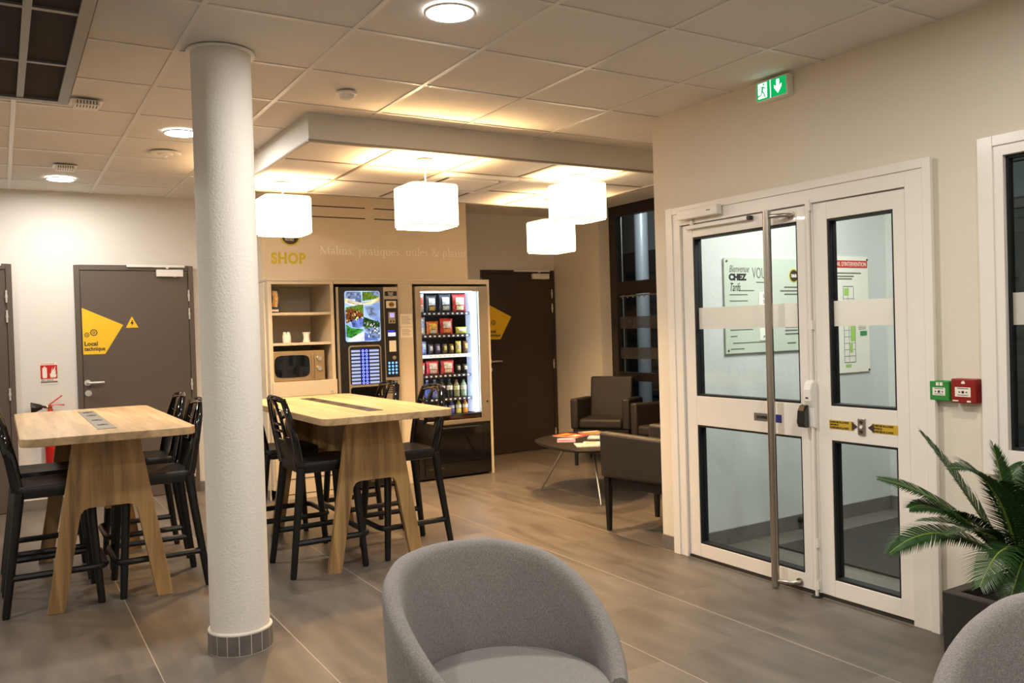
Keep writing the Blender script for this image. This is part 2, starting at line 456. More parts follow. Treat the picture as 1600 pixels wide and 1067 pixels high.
def steel_door(name, dx, label, sign=False, warn=False, hx=0.0):
    d = struct(name, label); d.location = (dx, 0, 0)
    door_m, doorf_m = (MATS['dark_brown_door'], MATS['dark_brown_door']) if name == 'door_3' else (MATS['taupe_door_paint'], MATS['taupe_door_frame'])
    x0, x1, h, w = -1.352, -.391, 2.040, .043
    b = MB()
    b.box(x0, YB - .030, 0, x0 + w, YB - .0005, h); b.box(x1 - w, YB - .030, 0, x1, YB - .0005, h); b.box(x0 + w, YB - .030, h - w, x1 - w, YB - .0005, h)
    b.build('door_frame', doorf_m, d, bevel=.003)
    MB().box(x0 + w + .003, YB - .021, .006, x1 - w - .003, YB - .001, h - w - .004).build('door_leaf', door_m, d, bevel=.002)
    y = YB - .021
    hd = MB()
    hd.cyl((-1.275, y - .0005, 1.035), (-1.275, y - .010, 1.035), .026)
    hd.tube([(-1.275, y - .01, 1.035), (-1.275, y - .045, 1.035), (-1.268, y - .055, 1.035), (-1.25, y - .058, 1.035), (-1.15, y - .058, 1.035)], .0095, 12)
    hd.build('door_handle', nickel_m, d, smooth=40)
    lk = MB(); lk.cyl((-1.272, y - .0005, .946), (-1.272, y - .010, .946), .026); lk.cyl((-1.272, y - .010, .948), (-1.272, y - .014, .948), .008)
    lk.build('lock_rosette', nickel_m, d, smooth=40)
    for z in (1.775, 1.612, .975, .19):
        hb = MB(); hb.cyl((-.434, YB - .034, z - .05), (-.434, YB - .034, z + .05), .0075); hb.cyl((-.434, YB - .034, z - .012), (-.434, YB - .034, z + .012), .0105)
        hb.build('hinge', nickel_m, d, smooth=40)
    cl = MB(); cl.box(-.940, YB - .052, 2.024, -.463, YB - .0305, 2.046); cl.box(-.62, YB - .06, 2.012, -.60, YB - .03, 2.026)
    cl.build('closer_rail', whitep_m, d, bevel=.003)
    cb = MB(); cb.box(-.702, y - .045, 1.942, -.481, y - .001, 2.004); cb.cyl((-.55, y - .022, 1.936), (-.55, y - .022, 1.95), .012)
    cb.build('door_closer', whitep_m, d, bevel=.004)
    if sign:
        P = [(-1.300, 1.675), (-.982, 1.523), (-1.131, 1.276), (-1.300, 1.277)]
        s = MB().prism([(px, y - .0008, pz) for px, pz in P], (0, -.0012, 0)).build('door_sign', yellow_m, d)
        s['label'] = 'yellow pointed sign with two gears'
        g = MB(); gear(g, -1.268, 1.443, .021, 9, y - .0026); gear(g, -1.214, 1.462, .030, 11, y - .0026)
        g.build('gear_icon', brownink_m, s, weld=False)
        text('lettering', 'Local', .050, (-1.291, y - .0026, 1.351), 'back', brownink_m, s, bold=.0015)
        text('lettering', 'technique', .047, (-1.290, y - .0026, 1.308), 'back', brownink_m, s, bold=.0014, sx=.86)
    if warn:
        T = [(-.962, 1.497), (-.860, 1.497), (-.911, 1.596)]
        w_ = MB().prism([(px, y - .0008, pz) for px, pz in T], (0, -.0012, 0)).build('warning_sticker', yellow_m, d)
        w_['label'] = 'small yellow electric hazard triangle'
        zb = [(-.908, 1.562), (-.925, 1.533), (-.912, 1.533), (-.916, 1.508), (-.897, 1.543), (-.909, 1.543), (-.902, 1.562)]
        MB().prism([(px, y - .0021, pz) for px, pz in zb], (0, -.0006, 0)).build('lightning_bolt', ink_m, w_)
    return d
steel_door('door_1', 0, 'taupe door with yellow pointed sign and electric hazard triangle on the back wall', True, True)
steel_door('door_2', -1.412, 'plain taupe door at the left end of the back wall')
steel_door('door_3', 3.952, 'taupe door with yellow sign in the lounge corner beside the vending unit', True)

# ------------------------------------------------------------------ glazed entrance door
E = struct('door_4', 'white double-leaf glazed entrance door with a tall steel pull bar')
b = MB()
LY0, LY1, LZ = .410, -1.040, 1.967
b.box(1.556, LY0, 0, 1.69, DY0 - .002, DZ - .002); b.box(1.556, DY1 + .002, 0, 1.69, LY1, DZ - .002); b.box(1.556, LY1, LZ, 1.69, LY0, DZ - .002)
b.box(1.548, DY0 - .045, 0, 1.57, DY0 + .010, DZ + .010); b.box(1.548, DY1 - .010, 0, 1.57, DY1 + .03, DZ + .010); b.box(1.548, DY1 + .03, DZ - .03, 1.57, DY0 - .045, DZ + .010)
b.build('door_frame', white_m, E, bevel=.002)
MB().box(1.572, LY1, 0, 1.645, LY0, .014).build('threshold', dgrey_m, E)
def leaf(y0, y1, ga, gb, name_label):
    (ay0, ay1, az0, az1), (by0, by1, bz0, bz1) = ga, gb
    b = MB(); x0, x1 = 1.572, 1.636
    b.box(x0, ay0, .018, x1, y0, 1.962)
    b.box(x0, y1, .018, x1, ay1, 1.962)
    b.box(x0, ay1, az1, x1, ay0, 1.962); b.box(x0, ay1, bz1, x1, ay0, az0); b.box(x0, ay1, .018, x1, ay0, bz0)
    o = b.build('door_leaf', white_m, E, bevel=.0025)
    o['label'] = name_label
    for (gy0, gy1, gz0, gz1) in (ga, (ay0, ay1, bz0, bz1)):
        g = MB(); t = .011; gx0, gx1 = 1.577, 1.631
        g.box(gx0, gy0 - t, gz0, gx1, gy0, gz1); g.box(gx0, gy1, gz0, gx1, gy1 + t, gz1)
        g.box(gx0, gy1 + t, gz1 - t, gx1, gy0 - t, gz1); g.box(gx0, gy1 + t, gz0, gx1, gy0 - t, gz0 + t)
        g.build('gasket', rubber_m, o)
        MB().box(1.600, gy1 + t, gz0 + t, 1.606, gy0 - t, gz1 - t).build('glass_pane', glass_m, o)
    MB().box(1.5985, ay1 + .011, 1.352, 1.5998, ay0 - .011, 1.476).build('frosted_band', frost_m, o)
    return o
leaf(.405, -.512, (.320, -.432, .962, 1.888), (.320, -.432, .094, .792), 'wider leaf with the pull bar')
leaf(-.530, -1.035, (-.612, -.970, .962, 1.878), (-.612, -.970, .100, .792), 'narrow fixed leaf with the bolt')
MB().box(1.563, -.535, .018, 1.576, -.500, 1.962).build('meeting_strip', white_m, E, bevel=.003)
# the pull bar stands off the leaf on two brackets
ph = MB().cyl((1.500, -.302, .010), (1.500, -.302, 1.957), .0205, seg=28).build('pull_bar', steel_m, E, smooth=40)
for z in (1.925, .040):
    k = MB(); k.tube([(1.500, -.302, z), (1.508, -.34, z), (1.53, -.385, z), (1.56, -.40, z), (1.572, -.40, z)], .011, 12); k.cyl((1.566, -.40, z), (1.5715, -.40, z), .022)
    k.build('bracket', steel_m, ph, smooth=40)
cb = MB().box(1.505, .055, 1.990, 1.547, .376, 2.046).build('door_closer', white_m, E, bevel=.005)
MB().cbox((1.504, .12, 2.02), (.002, .03, .004)).build('closer_slot', ink_m, cb)
ca = MB(); ca.box(1.540, -.130, 1.934, 1.566, .345, 1.954); ca.cyl((1.55, .30, 1.954), (1.55, .30, 1.99), .012)
ca.build('closer_rail', whitep_m, E, bevel=.003)
MB().box(1.539, -.150, 1.933, 1.567, -.128, 1.955).build('rail_end_cap', black_m, E, bevel=.002)
rd = MB(); rd.cyl((1.551, -.520, .0), (1.551, -.520, 1.985), .0085, seg=12)
for z in (1.95, 1.36, .27, .06): rd.box(1.546, -.534, z - .022, 1.563, -.508, z + .022)
rd.build('bolt_rod', white_m, E, smooth=40)
MB().lathe([(.012, 0), (.028, 0), (.028, .004), (.012, .006)], (1.551, -.520, .0), 20).build('floor_socket', rubber_m, E)
# lever box on the bolt
prof = [(1.5625, 1.075), (1.545, 1.088), (1.522, 1.075), (1.512, 1.04), (1.516, .985), (1.535, .95), (1.54, .85), (1.5625, .84)]
bx = MB().prism([(px, -.540, pz) for px, pz in prof], (0, .046, 0)).build('bolt_case', whitep_m, E, bevel=.008, bseg=3)
prof = [(1.533, .965), (1.515, .96), (1.497, .935), (1.490, .875), (1.498, .852), (1.520, .848), (1.536, .85)]
MB().prism([(px, -.512, pz) for px, pz in prof], (0, .044, 0)).build('bolt_lever', blackg_m, bx, bevel=.006, bseg=3)
MB().cbox((1.5120, -.517, 1.0), (.004, .014, .006)).build('keyhole', ink_m, bx)
def sticker(name, y0, y1, z0, z1, m, x=1.5715):
    return MB().box(x - .0012, y1, z0, x, y0, z1).build(name, m, E)
pz = sticker('push_plate', -.118, -.238, .853, .895, grey_m)
text('lettering', 'poussez', .030, (1.5700, -.138, .867), 'right', ink_m, pz, bold=.0012, sx=.75)
MB().box(1.5702, -.305, .853, 1.5715, -.238, .895).build('blue_panel', mat('blue_vinyl', '#1f2a8a', .5), pz)
for y0, y1, tipdir in ((-.602, -.742, -1), (-.838, -.972, 1)):
    s = sticker('exit_instruction', y0, y1, .850, .893, mat('gold_vinyl', '#c9a52c', .5))
    zc = .8715
    for k, t in enumerate(('OUVERTURE DE LA PORTE', 'APPUYER ICI', 'OUVERTURE DE LA PORTE')):
        text('lettering', t, .0125, (1.5700, y0 - .004, .8800 - k * .0135), 'right', ink_m, s, bold=.0004, sx=.72)
    yb = y1 if tipdir < 0 else y0
    MB().prism([(1.5700, yb + tipdir * -.012, .893), (1.5700, yb + tipdir * -.012, .850), (1.5700, yb + tipdir * .020, zc)], (-.0008, 0, 0)).build('arrow_tip', brownink_m, s)
sw = MB().box(1.563, -.806, .832, 1.5715, -.766, .914).build('exit_button', steel_m, E, bevel=.004)
for z in (.895, .873, .85): MB().cyl((1.563, -.786, z), (1.560, -.786, z), .008).build('button', white_m if z == .873 else dgrey_m, sw, smooth=40)

# ------------------------------------------------------------------ windows
W1 = struct('window_1', 'tall dark-framed lounge window with frosted bands')
b = MB(); fx0, fx1 = 3.72, 3.80
b.box(fx0, 3.735, 0, fx1, 3.845, 2.654); b.box(fx0, .90, 2.54, fx1, 3.735, 2.654)
for z0, z1 in ((1.715, 1.848), (.806, .894), (0, .07)): b.box(fx0, .90, z0, fx1, 3.735, z1)
for yy in (2.62, 1.76, .90): b.box(fx0, yy, .07, fx1, yy + .10, 2.54)
b.build('window_frame', winframe_m, W1, bevel=.003)
for y0, y1 in ((2.72, 3.735), (1.86, 2.62), (1.0, 1.76)):
    for z0, z1 in ((1.848, 2.54), (.894, 1.715), (.07, .806)):
        p = MB().box(3.757, y0, z0, 3.763, y1, z1).build('glass_pane', night_m, W1)
        if abs(z0 - .894) < .001:
            for a0, a1 in ((1.355, 1.478), (1.035, 1.155)):
                MB().box(3.7545, y0, a0, 3.7565, y1, a1).build('frosted_band', frostd_m, p)
            for zc in (1.416, 1.095):
                g = MB(); yc = y1 - .17; N = 28
                for i in range(N):
                    t0, t1 = 2 * PI * i / N, 2 * PI * (i + 1) / N
                    g.quad(*[(3.754, yc + r * math.cos(t), zc + r * 1.1 * math.sin(t)) for r, t in ((.050, t0), (.050, t1), (.041, t1), (.041, t0))])
                g.box(3.7535, yc - .03, zc - .006, 3.7543, yc + .03, zc + .006)
                g.build('round_emblem', dgrey_m, p, weld=False)
b = MB(); b.box(3.74, 2.80, 1.690, 3.756, 3.72, 1.703)
for k in range(5): b.cyl((3.748, 3.68 - k * .09, 1.690), (3.748, 3.68 - k * .09, 1.676), .010)
b.build('ventilation_strip', grey_m, W1)

W2 = struct('window_2', 'white-framed window at the right end of the entrance wall')
b = MB()
b.box(1.560, WY0 - .086, WZ0, 1.625, WY0 - .002, WZ1 - .002); b.box(1.560, WY1 + .002, WZ1 - .072, 1.625, WY0 - .086, WZ1 - .002)
b.box(1.560, WY1 + .002, WZ0 + .002, 1.625, WY0 - .086, .835); b.box(1.560, WY1 + .002, .835, 1.625, WY1 + .09, WZ1 - .072)
b.box(1.552, WY0 - .05, WZ0 - .03, 1.57, WY0 + .012, WZ1 + .012); b.box(1.552, WY1, WZ1 - .03, 1.57, WY0 - .05, WZ1 + .012)
b.build('window_frame', white_m, W2, bevel=.002)
g = MB(); g.box(1.585, WY0 - .098, .835, 1.617, WY0 - .086, 2.025); g.box(1.585, WY1 + .09, 2.013, 1.617, WY0 - .098, 2.025); g.box(1.585, WY1 + .09, .835, 1.617, WY0 - .098, .847)
g.build('gasket', rubber_m, W2)
MB().box(1.600, WY1 + .09, .847, 1.605, WY0 - .098, 2.013).build('glass_pane', night_m, W2)
MB().box(1.5965, WY1 + .09, 1.342, 1.5985, WY0 - .098, 1.472).build('frosted_band', frost_m, W2)

W3 = struct('window_3', 'dark-framed glazed lobby front onto the night')
b = MB()
for yy in (.13, -.75, -1.63, -2.51, -3.39): b.box(3.64, yy, 0, 3.71, yy + .06, 2.42)
for zz in (0, .98, 2.06, 2.36): b.box(3.645, -3.39, zz, 3.705, .19, zz + .055)
b.build('window_frame', winframe_m, W3, weld=False)
MB().box(3.672, -3.39, .05, 3.678, .15, 2.36).build('glass_pane', night_m, W3)
# ------------------------------------------------------------------ outside, seen through the panes
sbox('ground', [(3.90, -9, -.12, 12, 9, -.02), (1.70, -9, -.12, 3.90, -3.55, -.02)], mat('night_paving', '#3b3937', .8, var=.2, vscale=6))
b = MB()
b.box(6.4, -9, 0, 6.6, 9, 2.50)
for k in range(17): b.box(6.36, -9, .06 + k * .14, 6.40, 9, .15 + k * .14)
tag(b.build('wall_outside', mat('slatted_dark_cladding', '#4d4b49', .6), weld=False), kind='structure')
sbox('wall_outside_lintel', [(6.4, -9, 2.50, 6.6, 9, 4.6)], mat('pale_render', '#bcb9b0', .8))
# ================================================================== CEILING FIXTURES
glow_m = emitter('downlight_glow', '#fffaf4', 14)
shade_m = emitter('lit_fabric_shade', '#ffe2b8', 3.4)
bulb_m = emitter('warm_bulb', '#ffdcae', 30)
def area(name, x, y, z, power, size=.17, col=(1, .945, .87), spread=180):
    l = bpy.data.lights.new(name, 'AREA'); l.shape = 'DISK'; l.size = size; l.energy = power; l.color = col; l.spread = rad(spread)
    o = bpy.data.objects.new(name, l); COL.objects.link(o); o.location = (x, y, z); return o
def downlight(x, y, label, power):
    t = thing('downlight', label, 'ceiling light', (x, y, 2.645), 0, 'recessed round downlights')
    MB().lathe([(.093, .002), (.093, -.004), (.099, -.006), (.104, -.003), (.104, .002)], seg=40).build('trim_ring', whitep_m, t, smooth=40)
    MB().lathe([(.0, -.0042), (.0925, -.0042), (.0925, .004), (.0, .004)], seg=40).build('diffuser', glow_m, t)
    area('downlight_lamp', x, y, 2.630, power)
downlight(-.338, -.358, 'round lit downlight in the ceiling nearest the camera, right of the column', DL)
downlight(-.912, 2.125, 'round lit downlight half hidden behind the column', DL)
downlight(-1.462, 4.02, 'round lit downlight near the back wall, over the yellow-signed door', DL * .6)
for x, y, k in ((-3.3, 3.6, .8), (-3.2, .9, .8), (-2.6, -1.9, .8), (-.4, -3.0, .9), (-3.6, -4.4, .8), (-.6, -5.4, .8), (.45, -1.95, .5)):  # unseen ceiling lights; the last one is added to brighten the right wall
    area('unseen_room_light', x, y, 2.630, DL * k)
area('lobby_lamp', 2.35, -.60, 2.62, LOBBY, .9, (.97, 1.0, .99))
area('lounge_area_light', 3.0, 1.3, 2.62, 3, .2, (1, .75, .5))  # weak warm area light without a fixture
area('added_facade_light', 4.3, -2.0, 3.3, 70, .5, (.95, .98, 1.0)).rotation_euler = (0, rad(-60), 0)  # unseen light added to brighten the wall outside
area('added_post_light', 4.25, 3.7, 2.9, 22, .2, (.9, .95, 1.0)).rotation_euler = (rad(45), rad(-35), 0)  # unseen light added so that the outdoor post shows bright

def pendant(x, y, z, label):
    t = thing('pendant_lamp', label, 'pendant lamp', (x, y, 2.498), 0, 'square fabric pendant lamps over the shop corner')
    zt, zb = z + .124 - 2.498, z - .124 - 2.498
    h = .176
    prof = rrect(-h, -h, h, h, .085, 8)
    b = MB(); b.loft([[(px, py, zb) for px, py in prof], [(px, py, zt) for px, py in prof]], True, False)
    inner = rrect(-h + .004, -h + .004, h - .004, h - .004, .081, 8)
    b.loft([[(px, py, zt) for px, py in inner], [(px, py, zb) for px, py in inner]], True, False)
    b.build('lamp_shade', shade_m, t, weld=False)
    for zz in (zt + .008, zb - .008):
        MB().tube([(px, py, zz) for px, py in rrect(-.160, -.160, .160, .160, .045, 4)], .0035, 6, True).build('wire_frame', whitep_m, t)
    st = MB()
    for sx in (-1, 1): st.cyl((sx * .160, 0, zt + .008), (sx * .004, 0, zt + .03), .002, seg=6)
    for sy in (-1, 1): st.cyl((0, sy * .160, zt + .008), (0, sy * .004, zt + .03), .002, seg=6)
    st.build('spider', whitep_m, t)
    MB().lathe([(.0, 0), (.055, 0), (.052, -.016), (.03, -.024), (.0, -.024)], seg=28).build('ceiling_rose', whitep_m, t, smooth=40)
    MB().cyl((0, 0, -.02), (0, 0, zt - .03), .006, seg=8).build('suspension_tube', whitep_m, t)
    MB().lathe([(.0, 0), (.02, .006), (.03, .03), (.022, .06), (.013, .085), (.0, .09)], (0, 0, zt - .13), 16).build('bulb', bulb_m, t, smooth=60)
    l = bpy.data.lights.new('pendant_light', 'POINT'); l.energy = PEND; l.color = (1, .60, .26); l.shadow_soft_size = .05
    o = bpy.data.objects.new('pendant_light', l); COL.objects.link(o); o.location = (x, y, z + .02)
pendant(-.107, 2.773, 2.257, 'glowing white pendant lamp beside the column, leftmost of four')
pendant(.491, 1.626, 2.194, 'glowing white pendant lamp nearest the camera, second from left of four')
pendant(1.762, 1.710, 2.302, 'glowing white pendant lamp hung highest, rightmost of four')
pendant(2.228, 2.751, 2.178, 'smallest-looking glowing pendant lamp, hung below and behind the highest one')

# square air cassette set into the lowered ceiling
t = thing('air_cassette', 'square white air conditioning cassette in the lowered ceiling behind the pendants', 'air conditioner', (1.10, 2.25, 2.506))
b = MB()
b.box(-.305, -.305, -.030, .305, -.245, -.001); b.box(-.305, .245, -.030, .305, .305, -.001); b.box(-.305, -.245, -.030, -.245, .245, -.001); b.box(.245, -.245, -.030, .305, .245, -.001)
b.build('frame', whitep_m, t, bevel=.006)
MB().box(-.244, -.244, -.012, .244, .244, -.002).build('air_slot', rubber_m, t)
MB().box(-.200, -.200, -.034, .200, .200, -.0125).build('grille_panel', whitep_m, t, bevel=.01)

def ceiling_vent(x, y, label):
    t = thing('ceiling_vent', label, 'ceiling vent', (x, y, 2.645), 0, 'small slotted ceiling vents')
    MB().box(-.078, -.05, -.006, .078, .08, .0005).build('cover_plate', whitep_m, t, bevel=.003)
    b = MB(); b.box(-.060, -.070, -.034, .060, .05, -.0062)
    b.build('vent_box', whitep_m, t, bevel=.003)
    b = MB()
    for k in range(7):
        cx = -.045 + k * .015; b.box(cx - .0030, -.0712, -.029, cx + .0030, -.0702, -.011)
        b.box(cx - .0030, -.062, -.0346, cx + .0030, -.01, -.0341)
    b.build('slots', greyink_m, t, weld=False)
ceiling_vent(-1.475, 1.60, 'small slotted white vent at the corner of the dark hanging panel')
ceiling_vent(-1.465, 3.45, 'small slotted white vent above the downlight by the back wall')

t = thing('smoke_detector', 'small white smoke detector on the ceiling between downlight and lowered ceiling', 'detector', (-.314, .868, 2.645))
MB().lathe([(.0, 0), (.052, 0), (.052, -.010), (.046, -.014)], seg=32).build('base', whitep_m, t, smooth=40)
MB().lathe([(.0, -.0145), (.040, -.0145), (.036, -.030), (.022, -.040), (.0, -.042)], seg=32).build('sensor_head', whitep_m, t, smooth=50)
t = thing('ceiling_speaker', 'flat round white ceiling disc left of the column behind a downlight', 'ceiling speaker', (-.905, 2.745, 2.645))
MB().lathe([(.0, 0), (.100, 0), (.100, -.005), (.088, -.010), (.078, -.006), (.05, -.006), (.045, -.014), (.0, -.018)], seg=40).build('disc', whitep_m, t, smooth=40)
MB().cyl((.0, 0, -.0182), (.0, 0, -.030), .012, seg=14).build('knob', whitep_m, t, smooth=40)

# dark tiled panel hung under the ceiling
t = thing('hanging_panel', 'dark tiled panel in a pale frame hung under the ceiling at top left', 'ceiling panel', (-2.20, .26, 2.645))
px0, px1, py0, py1 = -2.80 + 2.20, -1.587 + 2.20, -.68 - .26, 1.213 - .26
b = MB()
for q in ((px0, py0, px1, py0 + .045), (px0, py1 - .045, px1, py1), (px0, py0 + .045, px0 + .045, py1 - .045), (px1 - .045, py0 + .045, px1, py1 - .045)): b.box(q[0], q[1], -.125, q[2], q[3], -.055)
b.build('panel_frame', grey_m, t, bevel=.002)
MB().box(px0 + .045, py0 + .045, -.112, px1 - .045, py1 - .045, -.065).build('dark_tiles', mat('dark_acoustic_tile', '#2c2620', .9, bump=.2, bscale=300), t)
b = MB()
for x in (-1.786 + 2.2, -2.40 + 2.2): b.box(x - .014, py0 + .045, -.122, x + .014, py1 - .045, -.1122)
for y in (.590 - .26, -.042 - .26): b.box(px0 + .045, y - .012, -.1215, px1 - .045, y + .012, -.1122)
b.build('panel_bars', grey_m, t, weld=False)
for sx in (px0 + .1, px1 - .1):
    for sy in (py0 + .1, py1 - .1): MB().cyl((sx, sy, -.056), (sx, sy, .0), .006, seg=8).build('hanger_rod', steel_m, t)

# lit exit sign
exg = emitter('exit_green', '#12a052', 1.1); exw = emitter('exit_white', '#eafff2', 2.2)
t = thing('exit_sign', 'lit green emergency exit sign with running figure and down arrow high on the wall', 'exit sign', (1.585, -.322, 2.532))
MB().box(-.048, -.103, 0, -.0005, .103, .106).build('housing', whitep_m, t, bevel=.004)
f = MB().box(-.0505, -.094, .008, -.0485, .096, .098).build('sign_face', exg, t)
# in the face plane: u runs right (-y), v up
def facepoly(pts, m, name, x=-.0512):
    MB().prism([(x, .096 - u, .008 + v) for u, v in pts], (-.0006, 0, 0)).build(name, m, f)
facepoly([(.012, .008), (.070, .008), (.070, .086), (.012, .086)], exw, 'doorway')
facepoly([(.091, 0), (.095, 0), (.095, .09), (.091, .09)], exw, 'divider')
facepoly([(.141, .012), (.118, .042), (.118, .058), (.132, .044), (.132, .082), (.150, .082), (.150, .044), (.164, .058), (.164, .042)], exw, 'down_arrow')
b = MB()
def limb(pts, w):
    for (u0, v0), (u1, v1) in zip(pts, pts[1:]):
        dx, dy = u1 - u0, v1 - v0; L = math.hypot(dx, dy); nx, ny = -dy / L * w / 2, dx / L * w / 2
        b.prism([(-.0522, .096 - u, .008 + v) for u, v in ((u0 + nx, v0 + ny), (u1 + nx, v1 + ny), (u1 - nx, v1 - ny), (u0 - nx, v0 - ny))], (-.0005, 0, 0))
b.prism([(-.0522, .096 - (.050 + .006 * math.cos(a)), .008 + .078 + .006 * math.sin(a)) for a in [2 * PI * k / 14 for k in range(14)]], (-.0005, 0, 0))
limb([(.044, .068), (.038, .042)], .012); limb([(.024, .052), (.030, .066), (.046, .066), (.056, .056), (.066, .060)], .0055)
limb([(.038, .044), (.050, .032), (.058, .010)], .0075); limb([(.037, .044), (.032, .026), (.012, .022)], .0075)
b.build('running_figure', exg, f, weld=False)

# call points
def call_point(y0, y1, z0, z1, depth, body, label, name, red):
    t = thing(name, label, 'call point', (1.585, (y0 + y1) / 2, z0))
    w, h = abs(y1 - y0) / 2, z1 - z0
    MB().box(-depth, -w, 0, -.0005, w, h).build('housing', body, t, bevel=.005, bseg=3)
    p = MB().box(-depth - .0015, -w * .62, h * .27, -depth - .0002, w * .66, h * .66).build('press_plate', paper_m, t)
    b = MB(); x = -depth - .0022; zc = h * .46
    b.prism([(x, -.005, zc - .005), (x, .005, zc - .005), (x, .005, zc + .005), (x, -.005, zc + .005)], (-.0003, 0, 0))
    for s in (-1, 1): b.prism([(x, s * .010, zc), (x, s * .018, zc + .004), (x, s * .018, zc - .004)], (-.0003, 0, 0))
    b.box(x - .0003, -w * .45, h * .60, x, w * .45, h * .625); b.box(x - .0003, -w * .45, h * .33, x, w * .45, h * .35)
    b.build('arrow_marks', ink_m, p, weld=False)
    x = -depth - .0002
    if red:
        MB().prism([(x, 0, h * .80), (x, -.008, h * .80), (x, -.009, h * .86), (x, -.003, h * .93), (x, .004, h * .90), (x, .008, h * .85), (x, .007, h * .80)], (-.0006, 0, 0)).build('flame_icon', paper_m, t)
        MB().box(x - .0006, -w * .62, h * .05, x, -w * .30, h * .12).build('white_mark', paper_m, t); MB().box(x - .0006, w * .40, h * .07, x, w * .88, h * .12).build('white_mark', paper_m, t)
    else:
        for a, c in ((-.016, -.003), (.001, .014)): MB().box(x - .0006, a, h * .76, x, c, h * .92).build('exit_icon', paper_m, t)
    return t
call_point(-1.143, -1.232, 1.022, 1.108, .038, green_m, 'small green door-release box on the wall beside the door frame', 'door_release_box', False)
call_point(-1.248, -1.352, 1.018, 1.120, .050, dred_m, 'dark red fire alarm call point right of the green box', 'fire_alarm_call_point', True)

# extinguisher and its sign
t = thing('extinguisher_sign', 'red and white fire extinguisher notice on the back wall', 'sign', (-1.561, YB, 1.04))
MB().box(-.066, -.0025, 0, .066, -.0004, .180).build('plate', paper_m, t)
MB().box(-.062, -.0034, .045, .062, -.0026, .160).build('red_field', red_m, t)
b = MB(); y = -.0040
b.prism([(px, y, pz) for px, pz in rrect(-.048, .052, -.014, .140, .008, 4)], (0, -.0004, 0)); b.box(-.037, y - .0004, .140, -.025, y, .150)
b.prism([(.010, y, .055), (.050, y, .055), (.056, y, .085), (.048, y, .078), (.052, y, .120), (.042, y, .10), (.050, y, .152), (.026, y, .110), (.028, y, .145), (.014, y, .09), (.006, y, .085)], (0, -.0004, 0))
b.build('pictogram', paper_m, t, weld=False)
text('lettering', 'EXTINCTEUR', .017, (-.058, -.0027, .164), 'back', red_m, t, sx=.98)
MB().box(-.062, -.0034, .012, .062, -.0026, .026).build('grey_line', greyink_m, t)
text('lettering', 'EAU + ADDITIF', .014, (-.058, -.0027, .030), 'back', ink_m, t, bold=.0004, sx=.95)
t = thing('fire_extinguisher', 'red fire extinguisher with black horn hung on the back wall behind a bar table', 'fire extinguisher', (-1.564, 4.62, .385))
MB().lathe([(.0, 0), (.045, .0), (.052, .012), (.052, .34), (.047, .38), (.030, .410), (.018, .42), (.018, .435), (.0, .435)], seg=32).build('cylinder', red_m, t, smooth=40)
MB().lathe([(.0525, .20), (.0527, .20), (.0527, .30), (.0525, .30)], seg=32, a0=rad(200), a1=rad(340)).build('label_band', paper_m, t, smooth=40)
b = MB(); b.cyl((0, 0, .436), (0, 0, .475), .016, seg=16); b.cyl((-.03, 0, .468), (.01, 0, .468), .010, seg=12)
MB().cyl((0, 0, .4355), (0, 0, .456), .022, .018, seg=16).build('neck', red_m, t, smooth=40)
b.build('valve', brass_m, t, smooth=40)
b = MB(); b.tube([(-.012, 0, .485), (.03, 0, .515), (.09, 0, .560)], .010, 8, flat=.006); b.tube([(-.015, 0, .478), (.04, 0, .490), (.105, 0, .480)], .010, 8, flat=.006)
b.build('lever', red_m, t, smooth=40)
b = MB(); b.tube([(-.028, 0, .468), (-.05, -.005, .475), (-.062, -.01, .474)], .010, 10); b.tube([(-.060, -.010, .474), (-.080, -.012, .474), (-.135, -.02, .470), (-.14, -.02, .470)], [.018, .026, .048, .048], 20)
b.build('horn', black_m, t, smooth=40)
MB().box(-.03, .052, .30, .03, .0795, .36).build('wall_bracket', dgrey_m, t)

# ================================================================== BAR TABLES AND STOOLS
def bar_table(x, y, label, strip, striplabel):
    t = thing('bar_table', label, 'table', (x, y, 0), 0, 'oak bar tables with flared legs')
    prof = rrect(-.400, -.900, .400, .900, .075, 8)
    MB().loft([[(px, py, .890) for px, py in prof], [(px, py, .930) for px, py in prof]]).build('tabletop', oak_x, t, bevel=.003)
    for s in (-1, 1):
        yo = s * .590 - .018
        o = [(-.305, 0), (-.222, 0), (-.150, .40)] + [(-.150 + .02 + .055 - .055 * math.cos(rad(a)), .465 + .055 * math.sin(rad(a))) for a in (0, 22, 45, 67, 90)]
        o = [(-.302, 0), (-.222, 0), (-.142, .455), (-.134, .490), (-.118, .512), (-.092, .520)]
        o = o + [(-px, pz) for px, pz in o[::-1]]
        o = o + [(.158, .8895), (-.158, .8895)]
        MB().prism([(px, yo, pz) for px, pz in o], (0, .036, 0)).build('leg_panel', oak_z, t, bevel=.002)
    MB().box(-.013, -.571, .50, .013, .571, .8895).build('centre_board', oak_z, t)
    pw = MB().prism([(px, py, .9303) for px, py in ((-.045, -.655), (.045, -.655), (.045, .655), (-.045, .655))], (0, 0, .0022)).build('power_strip', strip, t)
    pw['label'] = striplabel
    for yy in (-.42, -.10, .26, .52):
        k = MB(); k.box(-.026, yy - .035, .9326, .026, yy + .035, .9334)
        for dy in (-.014, .014): k.cyl((0, yy + dy, .9335), (0, yy + dy, .9345), .009, seg=14)
        k.build('socket', rubber_m if strip is dgrey_m else dgrey_m, pw)
    return t
bar_table(-1.440, 2.165, 'oak bar table with a pale grey socket strip left of the column', grey_m, 'pale grey socket strip')
bar_table(-.030, 1.965, 'oak bar table with a dark socket strip in front of the vending unit', dgrey_m, 'dark grey socket strip')

